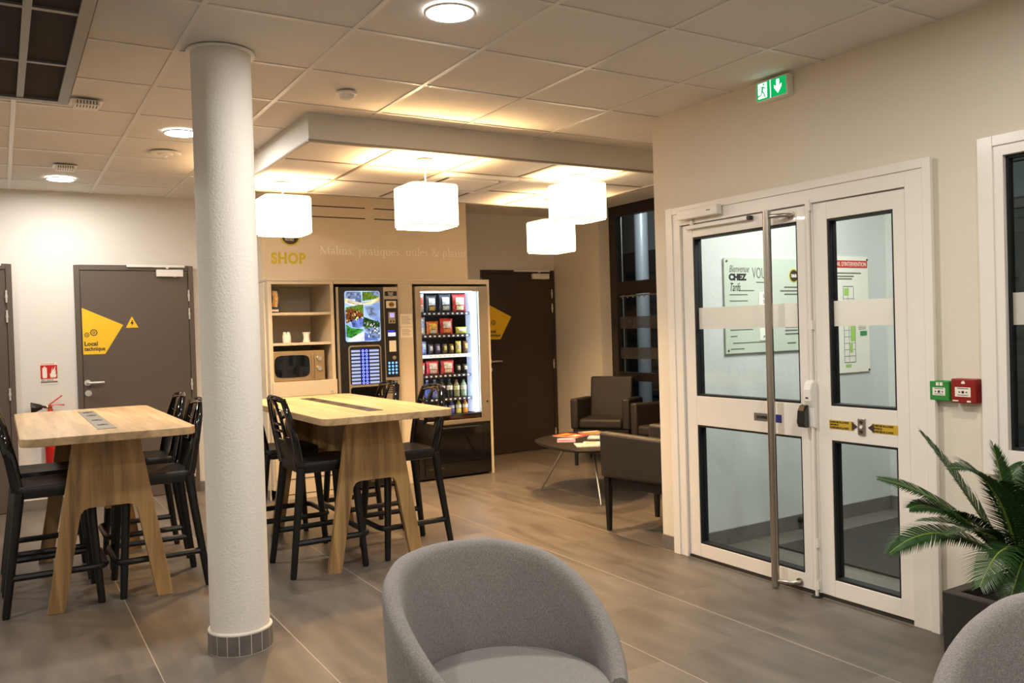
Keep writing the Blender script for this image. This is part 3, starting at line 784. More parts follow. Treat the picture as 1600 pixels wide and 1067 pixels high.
def make_stool(label):
    t = thing('bar_stool', label, 'bar stool', (0, 0, 0), 0, 'black moulded bar stools')
    hw = .19
    # seat: a dished slab with a rounded front
    prof = rrect(-.165, -hw, .205, hw, .05, 6)
    def ring(k, z, dish=False): return [(px * k + .02 * (1 - k), py * k, z - (.0)) for px, py in prof]
    MB().loft([ring(.90, .585), ring(.98, .592), ring(1.0, .615), ring(1.0, .640), ring(.975, .650), ring(.85, .648), ring(.55, .641), ring(.2, .639)]).build('seat', black_m, t, smooth=50)
    # legs
    for sy in (-1, 1):
        MB().tube([(-.145, sy * .172, .62), (-.165, sy * .180, .45), (-.222, sy * .215, .012), (-.2225, sy * .2155, 0)], [.026, .023, .0185, .0165], 12).build('leg', black_m, t, smooth=40)
        MB().tube([(.180, sy * .170, .60), (.186, sy * .178, .45), (.215, sy * .212, .012), (.2155, sy * .2125, 0)], [.026, .023, .0185, .0165], 12).build('leg', black_m, t, smooth=40)
    zr = .195
    yb = .201
    path = [(-.198, -yb, zr), (0, -yb - .004, zr), (.15, -yb - .010, zr)] + [(.195 + .050 * math.cos(rad(a)), -.158 + .055 * math.sin(rad(a)), zr) for a in (-90, -60, -30, 0)] + [(.245, 0, zr)]
    path = path + [(px, -py, pz) for px, py, pz in path[::-1][1:]]
    MB().tube(path, .0155, 8, flat=.0175).build('footrest', black_m, t, smooth=40)
    # openwork back
    def P(s, u):
        z = .630 + .400 * u
        w = .162 + .026 * math.sin(PI * min(1, u * .95)) - .012 * u
        return V3((-.150 - .075 * u - .030 * (1 - s * s) * min(1, u * 2.2), s * w, z))
    b = MB(); n = 12
    for sgn in (-1, 1):
        b.tube([P(sgn * (1 - .10 * (i / n) ** 4), i / n * .975) for i in range(n + 1)], [.0125 - .003 * i / n for i in range(n + 1)], 10, flat=[.030 - .013 * i / n for i in range(n + 1)], up=(1, 0, 0))
    n = 16
    b.tube([P(-.93 + 1.86 * i / n, .945 + .045 * (1 - abs(2 * i / n - 1) ** 2.4)) for i in range(n + 1)], .0175, 8, flat=.011, up=(1, 0, 0))
    # inner arch with side windows, and two cross bars low in the middle
    ar = [(-.40, .34), (-.46, .50), (-.48, .66), (-.43, .80), (-.30, .91), (-.12, .955), (.12, .955), (.30, .91), (.43, .80), (.48, .66), (.46, .50), (.40, .34)]
    b.tube([P(q, u) for q, u in ar], .0135, 8, flat=.010, up=(1, 0, 0))
    for u in (.60, .50):
        b.tube([P(-.46 + .92 * i / 6, u) for i in range(7)], .0085, 8, flat=.007, up=(1, 0, 0))
    for sgn in (-1, 1):
        b.tube([P(sgn * (.47 + .50 * i / 4), .70 + .05 * i / 4) for i in range(5)], .0105, 8, flat=.008, up=(1, 0, 0))
    b.build('backrest', blackg_m, t, smooth=40, weld=False)
    # solid lower back
    b = MB(); nx, nu = 12, 6
    F = [[P(-1 + 2 * i / nx, .0 + .42 * j / nu * (1 - .12 * (abs(-1 + 2 * i / nx) < .35))) for i in range(nx + 1)] for j in range(nu + 1)]
    off = V3((.007, 0, 0))
    for j in range(nu):
        for i in range(nx):
            b.quad(F[j][i] + off, F[j][i + 1] + off, F[j + 1][i + 1] + off, F[j + 1][i] + off)
            b.quad(F[j][i] - off, F[j + 1][i] - off, F[j + 1][i + 1] - off, F[j][i + 1] - off)
    for i in range(nx):
        b.quad(F[nu][i] + off, F[nu][i + 1] + off, F[nu][i + 1] - off, F[nu][i] - off)
        b.quad(F[0][i] + off, F[0][i] - off, F[0][i + 1] - off, F[0][i + 1] + off)
    b.build('lower_back', black_m, t, smooth=50)
    return t
GS = 'black moulded bar stools'
st = make_stool('black bar stool at the left edge, near end of the left oak table')
st.location = (-1.700, 1.835, 0)
for x, y, rz, lab in (
    (-1.705, 2.375, 0, 'black bar stool at the left oak table, hidden behind the stool at the left edge'),
    (-1.165, 1.830, PI, 'black bar stool on the column side of the left oak table, nearer of two'),
    (-1.145, 2.505, PI, 'black bar stool on the column side of the left oak table, farther of two'),
    (-.300, 1.620, 0, 'black bar stool with its openwork back to us at the right oak table'),
    (-.310, 2.312, 0, 'black bar stool behind the column, left side of the right oak table'),
    (.285, 1.655, PI, 'black bar stool at the right oak table, right side in front of the snack machine'),
    (.255, 2.312, PI, 'black bar stool at the right oak table, its back top showing below the coffee machine')):
    dup(st, (x, y, 0), rz, lab)
# ================================================================== SHOP CORNER
FY = 3.72
t = thing('shelf_cabinet', 'beige open shelf cabinet holding the microwave, left of the coffee machine', 'cabinet', (.30, FY, 0))
ox = .30
b = MB()
b.box(.014 - ox, 0, .09, .046 - ox, .58, 1.846); b.box(.556 - ox, 0, .09, .586 - ox, .58, 1.846)
b.box(.046 - ox, 0, 1.822, .556 - ox, .58, 1.846); b.box(.046 - ox, .56, .09, .556 - ox, .58, 1.822)
b.build('carcass', cab_m, t, bevel=.0015)
for z in (1.577, 1.320): MB().box(.047 - ox, .006, z - .018, .555 - ox, .559, z + .004).build('shelf', cab_m, t, bevel=.0015)
MB().box(.047 - ox, .004, .965, .555 - ox, .559, .985).build('shelf', cab_m, t)
MB().box(.030 - ox, -.022, .870, .588 - ox, -.001, .998).build('fascia_board', cab_m, t, bevel=.002)
MB().cyl((.538 - ox, -.026, .890), (.538 - ox, -.022, .890), .012, seg=14).build('lock', chrome_m, t, smooth=40)
for x0, x1 in ((.030, .146), (.150, .588)): MB().box(x0 - ox, -.020, .175, x1 - ox, -.001, .866).build('door', cab_m, t, bevel=.002)
MB().box(.030 - ox, -.012, .0, .588 - ox, -.001, .170).build('plinth', cab_m, t)
MB().box(.030 - ox, -.0135, .040, .588 - ox, -.012, .046).build('plinth_line', ink_m, t)

t = thing('machine_surround', 'beige panel surround framing the coffee machine and the snack machine', 'surround', (1.36, FY, 0))
ox = 1.36
b = MB(); b.box(.590 - ox, 0, 1.824, 2.118 - ox, .62, 1.848); b.build('top_board', cab_m, t, bevel=.0015)
MB().box(1.192 - ox, 0, 0, 1.334 - ox, .60, 1.8235).build('pillar_panel', cab_m, t, bevel=.0015)
MB().box(2.119 - ox, 0, 0, 2.146 - ox, .62, 1.868).build('side_panel', cab_m, t, bevel=.0015)
MB().box(.012 - ox, -.002, 1.8485, 2.118 - ox, .62, 1.868).build('upper_board', cab_m, t, bevel=.0015)
t = thing('paper_notice', 'pale paper notice taped to the pillar panel between the two machines', 'notice', (1.264, FY, 1.336))
for z0, z1 in ((0, .095), (.100, .216)): MB().box(-.060, -.0016, z0, .060, -.0003, z1).build('sheet', paper_m, t)
b = MB()
for k in range(6): b.box(-.045, -.0020, .125 + k * .013, .045 - .01 * (k % 3), -.0017, .128 + k * .013)
for k in range(4): b.box(-.045, -.0020, .025 + k * .015, .04 - .012 * (k % 2), -.0017, .028 + k * .015)
b.build('print_lines', greyink_m, t, weld=False)

# things on the shelves
t = thing('snack_carton', 'dark printed carton standing on the top cabinet shelf', 'box', (.105, 3.84, 1.5815), rad(-12))
MB().box(-.042, -.02, 0, .042, .05, .205).build('carton', mat('dark_carton', '#2d2622', .5), t, bevel=.002)
b = MB(); b.prism([(px, -.0203, pz) for px, pz in ((-.022, .055), (.020, .05), (.030, .12), (.022, .185), (-.020, .19), (-.012, .12))], (0, -.001, 0))
b.build('printed_picture', mat('biscuit_print', '#d9a860', .5, var=.5, vscale=60), t)
MB().box(-.030, -.0212, .012, .03, -.0202, .030).build('printed_strip', paper_m, t)
t = thing('lidded_jar', 'white lidded jar on the middle cabinet shelf', 'jar', (.205, 3.86, 1.3245))
MB().lathe([(.0, 0), (.032, 0), (.036, .01), (.036, .060), (.030, .072), (.0, .072)], seg=24).build('jar_body', whitep_m, t, smooth=40)
b = MB()
for s in (-1, 1): b.lathe([(.0, 0), (.015, 0), (.015, .014), (.008, .021), (.0, .021)], (s * .0165, 0, .0725), 16)
b.build('lid', whitep_m, t, smooth=40)
t = thing('waisted_cup', 'white waisted cup on the middle cabinet shelf', 'cup', (.378, 3.86, 1.3245))
MB().lathe([(.0, 0), (.030, 0), (.032, .008), (.024, .045), (.030, .075), (.036, .088), (.032, .088), (.022, .048), (.0, .02)], seg=28).build('cup', whitep_m, t, smooth=50)

t = thing('microwave_oven', 'brushed bronze microwave oven in the bottom opening of the shelf cabinet', 'microwave', (.272, 3.755, .9855))
mwm = mat('bronze_steel', '#bda681', .34, .75, bump=.06, bscale=30, bstretch=(.4, 1, 20))
MB().box(-.228, 0, .014, .228, .36, .268).build('housing', mwm, t, bevel=.004)
for sx in (-.19, .19):
    for sy in (.03, .32): MB().cyl((sx, sy, 0), (sx, sy, .0145), .014, seg=12).build('foot', rubber_m, t)
o = []
for i in range(28):
    a = 2 * PI * i / 28; c_, s_ = math.cos(a), math.sin(a)
    o.append((-.058 + .152 * math.copysign(abs(c_) ** .34, c_), -.0007, .138 + .095 * math.copysign(abs(s_) ** .48, s_)))
MB().prism(o, (0, -.003, 0)).build('door_window', blackg_m, t)
MB().box(.108, -.024, .045, .126, -.0005, .240).build('door_handle', mwm, t, bevel=.004)
for z in (.196, .112):
    k = MB(); k.cyl((.176, -.0005, z), (.176, -.018, z), .024, .019, 24); k.build('knob', chrome_m, t, smooth=40)
MB().box(.135, -.0016, .03, .220, -.0004, .25).build('control_panel', mwm, t)

# coffee machine
t = thing('coffee_machine', 'black coffee vending machine with a lit picture panel and blue keypad', 'coffee machine', (.89, 3.70, 0))
ox = .89
dk = mat('coffee_machine_black', '#131214', .3)
MB().box(.600 - ox, .012, .02, 1.182 - ox, .56, 1.797).build('cabinet', dgrey_m, t, bevel=.003)
MB().box(.622 - ox, -.010, .05, 1.036 - ox, .0118, 1.795).build('door_panel', dk, t, bevel=.004)
MB().box(.600 - ox, -.006, .05, .620 - ox, .0118, 1.795).build('edge_trim', alu_m, t, bevel=.002)
sd = MB().box(1.038 - ox, -.006, .05, 1.182 - ox, .0118, 1.795).build('side_column', alu_m, t, bevel=.003)
MB().box(1.046 - ox, -.0085, .985, 1.174 - ox, -.0062, 1.686).build('black_insert', dk, t, bevel=.001)
# lit picture: a collage of landscape patches
def em(n, c, s=1.0): return emitter(n, c, s)
def emv(n, c, s=1.0, sc=60.0, stretch=(1, 1, 1), lo=.35, hi=1.45):
    """A backlit print: one colour broken up by noise."""
    m = emitter(n, c, s); nt = m.node_tree; e = [q for q in nt.nodes if q.type == 'EMISSION'][0]
    tc = nt.nodes.new('ShaderNodeTexCoord'); mp = nt.nodes.new('ShaderNodeMapping'); mp.inputs['Scale'].default_value = stretch
    no = nt.nodes.new('ShaderNodeTexNoise'); no.inputs['Scale'].default_value = sc; no.inputs['Detail'].default_value = 5
    r = nt.nodes.new('ShaderNodeValToRGB'); k = lin(c)
    r.color_ramp.elements[0].position = .36; r.color_ramp.elements[1].position = .64
    r.color_ramp.elements[0].color = [x * lo for x in k[:3]] + [1]; r.color_ramp.elements[1].color = [min(1, x * hi) for x in k[:3]] + [1]
    nt.links.new(tc.outputs['Object'], mp.inputs['Vector']); nt.links.new(mp.outputs[0], no.inputs['Vector']); nt.links.new(no.outputs['Fac'], r.inputs['Fac']); nt.links.new(r.outputs['Color'], e.inputs['Color'])
    return m
pics = [emv('pic_sky', '#9fbcf8', 1.1, 9, (1, 1, 1), .6), emv('pic_white', '#e6e8ff', 1.2, 14, (1, 1, 1), .6), emv('pic_lime', '#7c9a34', .7, 40, (4, 1, 1)), emv('pic_green', '#4aa03c', .9, 30), emv('pic_dark_green', '#3a5a2c', .6, 50),
        emv('pic_bean', '#9a5a2c', .7, 70), emv('pic_orange', '#ffca84', 1.1, 12), emv('pic_blue', '#7488dc', .8, 14), emv('pic_slate', '#8a9ac0', .8, 45), em('pic_night', '#26233a', .35)]
x0, x1, z0, z1 = .672 - ox, 1.000 - ox, 1.314, 1.760
W_, H_ = x1 - x0, z1 - z0
pp = MB().prism([(px, -.0112, pz) for px, pz in rrect(x0, z0, x1, z1, .022, 5)], (0, -.002, 0)).build('picture_panel', pics[0], t)
b = MB()
layer = [0]
def patch(pts, mi):
    b.mi = mi; layer[0] += 1; y = -.0134 - .00006 * layer[0]
    b._f([b.bm.verts.new((x0 + W_ * u, y, z0 + H_ * v)) for u, v in pts])
patch([(.02, .73), (.48, .78), (.46, .985), (.05, .985)], 8); patch([(.5, .80), (.98, .86), (.98, .95), (.95, .985), (.5, .985)], 2); patch([(.72, .93), (.96, .9), (.98, .96), (.9, .985)], 8)
patch([(.02, .74), (.30, .71), (.30, .83), (.01, .86)], 1); patch([(.01 + .98 * i / 12, .865 - .10 * math.sin(PI * i / 12) + .02 * i / 12) for i in range(13)] + [(.99 - .98 * i / 12, .79 - .07 * math.sin(PI * i / 12)) for i in range(13)], 6); patch([(.05 + .9 * i / 12, .84 - .09 * math.sin(PI * i / 12)) for i in range(13)] + [(.95 - .9 * i / 12, .825 - .09 * math.sin(PI * i / 12)) for i in range(13)], 1)
patch([(.02, .68), (.52, .74), (.52, .48), (.30, .55), (.02, .60)], 2); patch([(.52, .73), (.98, .70), (.98, .36), (.52, .50)], 0); patch([(.56, .70), (.80, .70), (.92, .52), (.70, .47)], 8)
patch([(.01, .63), (.20, .66), (.50, .56), (.52, .50), (.30, .45), (.02, .36)], 5)
patch([(.16, .42), (.40, .46), (.52, .45), (.50, .30), (.36, .27), (.20, .29)], 7); patch([(.52, .49), (.98, .37), (.98, .26), (.70, .24), (.50, .30)], 4)
patch([(.02, .35), (.14, .28), (.52, .24), (.20, .07), (.03, .10)], 3); patch([(.52, .28), (.98, .28), (.98, .06), (.80, .04), (.58, .20)], 8)
patch([(.06, .015), (.52, .015), (.52, .20), (.36, .15), (.10, .06)], 1); patch([(.54, .18), (.88, .05), (.93, .015), (.54, .015)], 7)
rnd = random.Random(3)
for k in range(46):
    u, v = rnd.uniform(.04, .46), rnd.uniform(.41, .60); r = rnd.uniform(.012, .026)
    patch([(u + r * math.cos(a) * 1.2, v + r * math.sin(a)) for a in (0, 1.2, 2.4, 3.6, 4.8)], (9, 5, 6, 5)[k % 4])
for k in range(40):
    u, v = rnd.uniform(.54, .95), rnd.uniform(.27, .40); r = rnd.uniform(.012, .028)
    patch([(u - r, v - r), (u + r * .4, v - r * .6), (u + r, v + r), (u - r * .3, v + r * .5)], (2, 4, 3, 4, 1)[k % 5])
for k in range(30):
    u, v = rnd.uniform(.62, .95), rnd.uniform(.08, .26); r = rnd.uniform(.012, .03)
    patch([(u - r, v), (u, v - r), (u + r, v), (u, v + r)], (9, 1, 8)[k % 3])
for k in range(26):
    u, v = rnd.uniform(.05, .47), rnd.uniform(.50, .72); r = rnd.uniform(.02, .05)
    if v > .62: patch([(u - r, v), (u + r, v + r * .35), (u + r, v + r * .55), (u - r, v + r * .2)], (3, 2)[k % 2])
b.build('photo_collage', pics, pp, weld=False)
# selection panel
sp = MB().prism([(px, -.0112, pz) for px, pz in rrect(.692 - ox, .55, .998 - ox, 1.282, .03, 5)], (0, -.003, 0)).build('selection_frame', alu_m, t)
MB().prism([(px, -.0143, pz) for px, pz in rrect(.704 - ox, .935, .988 - ox, 1.270, .02, 5)], (0, -.002, 0)).build('selection_field', dk, sp)
MB().prism([(px, -.0143, pz) for px, pz in rrect(.704 - ox, .57, .988 - ox, .915, .02, 5)], (0, -.002, 0)).build('dispensing_bay', blackg_m, sp)
lab_m = em('lit_label', '#c9d4ff', .75); blu_m = em('blue_led', '#2b35ff', 2.2); blub_m = em('blue_field', '#1a1fb0', .6); cyn_m = em('keypad_blue', '#6fb0ff', 1.6)
b = MB()
for k in range(10):
    zc = 1.232 - k * .0312
    b.box(.716 - ox, -.0172, zc - .0095, .798 - ox, -.0164, zc + .0095); b.box(.884 - ox, -.0172, zc - .0095, .974 - ox, -.0164, zc + .0095)
b.build('drink_labels', lab_m, sp, weld=False)
MB().box(.804 - ox, -.0172, .938, .878 - ox, -.0164, 1.252).build('button_field', blub_m, sp)
b = MB()
for k in range(10):
    zc = 1.232 - k * .0312
    for xc in (.824 - ox, .858 - ox):
        N = 14
        for i in range(N):
            a, c_ = 2 * PI * i / N, 2 * PI * (i + 1) / N
            b.quad(*[(xc + r * math.cos(q), -.0176, zc + r * math.sin(q)) for r, q in ((.012, a), (.012, c_), (.007, c_), (.007, a))])
b.build('button_rings', em('button_ring_light', '#9aa6ff', 2.0), sp, weld=False)
# modules on the side column
MB().box(1.052 - ox, -.0082, 1.715, 1.168 - ox, -.0062, 1.757).build('name_plate', dk, t)
text('lettering', 'Grands', .017, (1.082 - ox, -.0085, 1.737), 'back', paper_m, t, bold=.0004)
text('lettering', 'Goûts', .017, (1.086 - ox, -.0085, 1.721), 'back', paper_m, t, bold=.0004)
c1 = MB().box(1.062 - ox, -.0100, 1.607, 1.157 - ox, -.0086, 1.670).build('emblem_card', paper_m, t)
b = MB(); b.prism([(1.113 - ox + .027 * math.cos(a), -.0102, 1.638 + .024 * math.sin(a)) for a in [2 * PI * k / 24 for k in range(24)]], (0, -.0006, 0)); b.build('round_emblem', mat('emblem_gold', '#a37a2c', .5), c1)
MB().box(1.092 - ox, -.0112, 1.634, 1.134 - ox, -.0108, 1.643).build('emblem_band', brownink_m, c1)
k = MB().box(1.078 - ox, -.016, 1.468, 1.146 - ox, -.0086, 1.570).build('coin_module', alu_m, t, bevel=.003)
MB().box(1.090 - ox, -.0168, 1.522, 1.134 - ox, -.0161, 1.560).build('coin_display', em('violet_display', '#c9b8ff', .9), k)
for s in (-1, 1): MB().cyl((1.112 - ox + s * .014, -.0161, 1.487), (1.112 - ox + s * .014, -.0175, 1.487), .008, seg=12).build('coin_button', dgrey_m, k)
k = MB().box(1.056 - ox, -.014, 1.342, 1.150 - ox, -.0086, 1.410).build('screen_module', dk, t, bevel=.002)
MB().box(1.070 - ox, -.0148, 1.354, 1.142 - ox, -.0141, 1.386).build('screen', em('lcd_light', '#cfd6ff', 1.6), k)
MB().box(1.066 - ox, -.0148, 1.398, 1.132 - ox, -.0141, 1.403).build('screen_glow', blu_m, k)
MB().box(1.080 - ox, -.0100, 1.215, 1.146 - ox, -.0086, 1.314).build('price_card', paper_m, t)
k = MB().cyl((1.124 - ox, -.0086, 1.160), (1.124 - ox, -.022, 1.160), .019, .014, 20).build('return_knob', alu_m, t, smooth=40)
k = MB().box(1.052 - ox, -.0105, 1.000, 1.166 - ox, -.0086, 1.130).build('keypad', dk, t)
b = MB()
for i in range(3):
    for j in range(4): b.cyl((1.074 - ox + i * .034, -.0106, 1.114 - j * .030), (1.074 - ox + i * .034, -.0116, 1.114 - j * .030), .0105, seg=12)
b.build('keys', cyn_m, k, weld=False)
b = MB()
for j in range(7): b.box(1.052 - ox, -.0078, .842 + j * .017, 1.152 - ox, -.0062, .851 + j * .017)
b.build('vent_grille', rubber_m, t, weld=False)

# snack machine
t = thing('snack_vending_machine', 'glass-fronted snack vending machine lit from inside, with a black base', 'vending machine', (1.72, 3.70, 0))
ox = 1.72
gx0, gx1, gz0, gz1 = 1.405, 2.012, .600, 1.757
b = MB()
b.box(1.350, .03, .51, 1.366, .62, 1.800); b.box(2.094, .03, .51, 2.112, .62, 1.800); b.box(1.366, .60, .51, 2.094, .62, 1.800); b.box(1.366, .03, 1.785, 2.094, .60, 1.800)
for v in b.bm.verts: v.co.x -= ox
b.build('cabinet', alu_m, t)
b = MB(); b.box(1.350, -.005, .51, gx0, .0295, 1.800); b.box(gx1, -.005, .51, 2.112, .0295, 1.800); b.box(gx0, -.005, gz1, gx1, .0295, 1.800); b.box(gx0, -.005, .51, gx1, .0295, .548)
for v in b.bm.verts: v.co.x -= ox
b.build('door_frame', alu_m, t, bevel=.003)
MB().box(gx0 - ox, .004, .548, gx1 - ox, .024, gz0).build('lower_rail', blackg_m, t)
MB().box(gx0 - ox, .010, gz0, gx1 - ox, .015, gz1).build('glass_front', glass_m, t)
MB().cyl((2.075 - ox, -.0055, .70), (2.075 - ox, -.011, .70), .010, seg=12).build('door_lock', dgrey_m, t)
dki = mat('machine_interior', '#1c1b1e', .6)
b = MB(); b.box(1.367 - ox, .58, .60, 2.093 - ox, .599, 1.784); b.box(1.367 - ox, .04, .562, 2.093 - ox, .58, .578); b.build('interior_back', dki, t)
MB().box(1.367 - ox, .04, .60, 1.385 - ox, .58, 1.784).build('interior_side', dki, t)
MB().box(1.976 - ox, .201, .60, 2.090 - ox, .58, 1.784).build('interior_side', dki, t)
MB().box(1.975 - ox, .05, .60, 2.090 - ox, .20, 1.784).build('light_panel', mat('lit_white_liner', '#e8ebf2', .5, emit='#c6d4ff', estr=.62), t)
led = emitter('cold_light_strip', '#d5e2ff', 14.0)
MB().box(1.962 - ox, .040, .62, 1.974 - ox, .062, 1.75).build('light_strip', led, t)
MB().box(1.415 - ox, .040, 1.745, 1.960 - ox, .070, 1.757).build('light_strip', led, t)
MB().box(1.387 - ox, .045, .62, 1.399 - ox, .060, 1.74).build('light_strip', led, t)
SHZ = [1.563, 1.352, 1.163, .975, .752, .592]
stripm = mat('shelf_price_strip', '#23233c', .4)
for i, z in enumerate(SHZ):
    sh = MB().box(1.400 - ox, .100, z - .008, 1.960 - ox, .560, z - .001).build('shelf', dgrey_m, t)
    MB().box(1.400 - ox, .086, z - .028, 1.960 - ox, .0995, z + .003).build('price_strip', mat('white_price_strip', '#dfe4f2', .4, emit='#dfe4f2', estr=.5) if i == 2 else stripm, sh)
    b = MB()
    for k in range(11): b.box(1.425 - ox + k * .049, .0850, z - .020, 1.445 - ox + k * .049, .0858, z - .006)
    b.build('price_tags', paper_m, sh, weld=False)
MB().box(1.352 - ox, .010, .02, 2.110 - ox, .60, .505).build('base', blackg_m, t, bevel=.004)
MB().box(1.405 - ox, -.004, .160, 2.020 - ox, .0095, .490).build('delivery_flap', blackg_m, t, bevel=.005)
MB().box(1.44 - ox, -.012, .470, 1.98 - ox, -.0042, .484).build('flap_handle', dgrey_m, t, bevel=.002)
MB().box(1.405 - ox, -.002, .05, 2.020 - ox, .0095, .150).build('kick_plate', blackg_m, t, bevel=.003)
MB().box(1.44 - ox, -.006, .100, 1.60 - ox, -.0021, .112).build('flap_slot', dgrey_m, t)

# the goods on its shelves: each packet a thing of its own
PK = {}
def pm(c, rough=.35):
    if c not in PK: PK[c] = mat('packet_' + str(len(PK)), c, rough, var=.55, vscale=55)
    return PK[c]
def packet(x0, x1, z, h, base, patch_c, label, group, cat='snack packet', name='snack_packet', band=None, y=3.835, lean=0.0):
    w = (x1 - x0); xc = (x0 + x1) / 2
    tt = thing(name, label, cat, (xc, y, z), lean, group)
    b = MB(); n = 8; m = 9
    F = []; K = []
    for j in range(m + 1):
        v = j / m; rowf = []; rowk = []
        for i in range(n + 1):
            u = -1 + 2 * i / n
            bulge = .026 * (1 - u * u) ** .6 * max(0, math.sin(PI * v)) ** .5
            wob = .003 * math.sin(9 * v + 3 * u)
            ww = w / 2 * (1 - .05 * math.sin(PI * v))
            rowf.append((u * ww, -bulge - .001 + wob * .4, v * h)); rowk.append((u * ww, bulge + .001, v * h))
        F.append(rowf); K.append(rowk)
    for j in range(m):
        for i in range(n):
            b.quad(F[j][i], F[j][i + 1], F[j + 1][i + 1], F[j + 1][i]); b.quad(K[j][i], K[j + 1][i], K[j + 1][i + 1], K[j][i + 1])
    for j in range(m):
        b.quad(F[j][0], F[j + 1][0], K[j + 1][0], K[j][0]); b.quad(F[j][n], K[j][n], K[j + 1][n], F[j + 1][n])
    for i in range(n):
        b.quad(F[m][i], F[m][i + 1], K[m][i + 1], K[m][i]); b.quad(F[0][i], K[0][i], K[0][i + 1], F[0][i + 1])
    b.build('bag', pm(base), tt, smooth=60)
    def front(u, v): return (u * w / 2 * .96, -.0275 * (1 - u * u) ** .6 * max(0, math.sin(PI * v)) ** .5 - .0030, v * h)
    def sticker_(u0, u1, v0, v1, c, nm, r=0):
        bb = MB(); q = 5
        for j in range(q):
            for i in range(q):
                U = [u0 + (u1 - u0) * k / q for k in (i, i + 1)]; Vv = [v0 + (v1 - v0) * k / q for k in (j, j + 1)]
                bb.quad(front(U[0], Vv[0]), front(U[1], Vv[0]), front(U[1], Vv[1]), front(U[0], Vv[1]))
        bb.build(nm, pm(c), tt, smooth=60)
    sticker_(-.62, .62, .40, .80, patch_c, 'printed_patch')
    if band: sticker_(-.5, .55, .10, .34, band, 'printed_band')
    return tt
G1 = 'crisp bags on the top shelf of the snack machine'
z = SHZ[0] + .0035
for (x0, x1, h, a, p_, bd, lab) in ((1.412, 1.500, .175, '#d8d0c8', '#b84a3c', '#c98b5a', 'pale crisp bag at the left end of the machine top shelf'),
    (1.522, 1.632, .160, '#2a2c30', '#e8e4d0', '#c9a04a', 'black and cream crisp bag, second from left on the machine top shelf'),
    (1.660, 1.785, .172, '#30343a', '#eef0ea', '#d8dcc0', 'black and white crisp bag, third from left on the machine top shelf'),
    (1.800, 1.945, .168, '#c23a34', '#fff0b8', '#ffd9a0', 'red crisp bag at the right end of the machine top shelf')):
    packet(x0, x1, z, h, a, p_, lab, G1, band=bd)
G2 = 'sweet bags on the second shelf of the snack machine'
z = SHZ[1] + .0035
for (x0, x1, h, a, p_, bd, lab) in ((1.410, 1.506, .165, '#cfd8f0', '#8fa6d8', '#e8ecf8', 'pale blue bag at the left end of the machine second shelf'),
    (1.518, 1.644, .125, '#d86a20', '#f0b040', '#e4ead0', 'orange sweet bag on the machine second shelf'),
    (1.660, 1.795, .150, '#d23a38', '#f8e8e4', '#e88a50', 'red and white sweet bag on the machine second shelf'),
    (1.826, 1.950, .066, '#e8e060', '#e8f0f0', None, 'flat yellow packet on the machine second shelf')):
    packet(x0, x1, z, h, a, p_, lab, G2, band=bd)
G3 = 'bars on the third shelf of the snack machine'
z = SHZ[2] + .0035
for (x0, x1, h, a, p_, lab) in ((1.458, 1.512, .128, '#7f8fd0', '#b8c8f0', 'tall pale blue bar at the left end of the machine third shelf'),
    (1.532, 1.580, .100, '#4a4658', '#d8d8ec', 'dark bar with lilac label, second from left on the machine third shelf'),
    (1.604, 1.654, .100, '#45435c', '#b8b4e0', 'dark bar with violet label, third from left on the machine third shelf'),
    (1.680, 1.728, .098, '#6a5230', '#e8d080', 'brown bar with yellow label, left one of two on the machine third shelf'),
    (1.750, 1.798, .096, '#70562e', '#f0d890', 'brown bar with yellow label, right one of two on the machine third shelf'),
    (1.822, 1.880, .120, '#e0c860', '#f0d8c8', 'yellow topped bar, second from right on the machine third shelf'),
    (1.902, 1.952, .118, '#6b4a34', '#d8b878', 'brown bar at the right end of the machine third shelf')):
    packet(x0, x1, z, h, a, p_, lab, G3, cat='snack bar', name='snack_bar')
G4 = 'red cake packets on the fourth shelf of the snack machine'
z = SHZ[3] + .0035
for (x0, x1, h, lab) in ((1.412, 1.494, .115, 'red and white cake packet at the left end of the machine fourth shelf'),
    (1.504, 1.634, .130, 'red and white cake packet in the middle of the machine fourth shelf'),
    (1.656, 1.796, .130, 'red and white cake packet right of the middle on the machine fourth shelf')):
    packet(x0, x1, z, h, '#d8404c', '#fdf2ee', lab, G4, cat='cake packet', name='cake_packet', band='#f8d8c8')
for (x0, x1, lab) in ((1.818, 1.866, 'dark slim packet, left one of two at the right of the machine fourth shelf'), (1.890, 1.940, 'dark slim packet at the right end of the machine fourth shelf')):
    packet(x0, x1, z, .085, '#25231f', '#b8b4a0', lab, 'dark packets on the fourth shelf of the snack machine')
def bottle(x, z, h, r, liquid, labelc, capc, label, group):
    tt = thing('drink_bottle', label, 'bottle', (x, 3.850, z), 0, group)
    MB().lathe([(.0, 0), (r * .9, 0), (r, .006), (r, h * .30), (r * .92, h * .36), (r, h * .42), (r, h * .62), (r * .75, h * .76), (r * .36, h * .88), (r * .36, h * .93), (.0, h * .93)], seg=18).build('bottle_body', pm(liquid, .12), tt, smooth=50)
    MB().lathe([(r * 1.02, h * .40), (r * 1.03, h * .41), (r * 1.03, h * .63), (r * 1.02, h * .64)], seg=18).build('paper_label', pm(labelc), tt, smooth=50)
    MB().lathe([(.0, 0), (r * .44, 0), (r * .44, h * .07), (.0, h * .07)], (0, 0, h * .931), 14).build('cap', pm(capc), tt, smooth=40)
G5 = 'drink bottles on the fifth shelf of the snack machine'
z = SHZ[4] + .0035
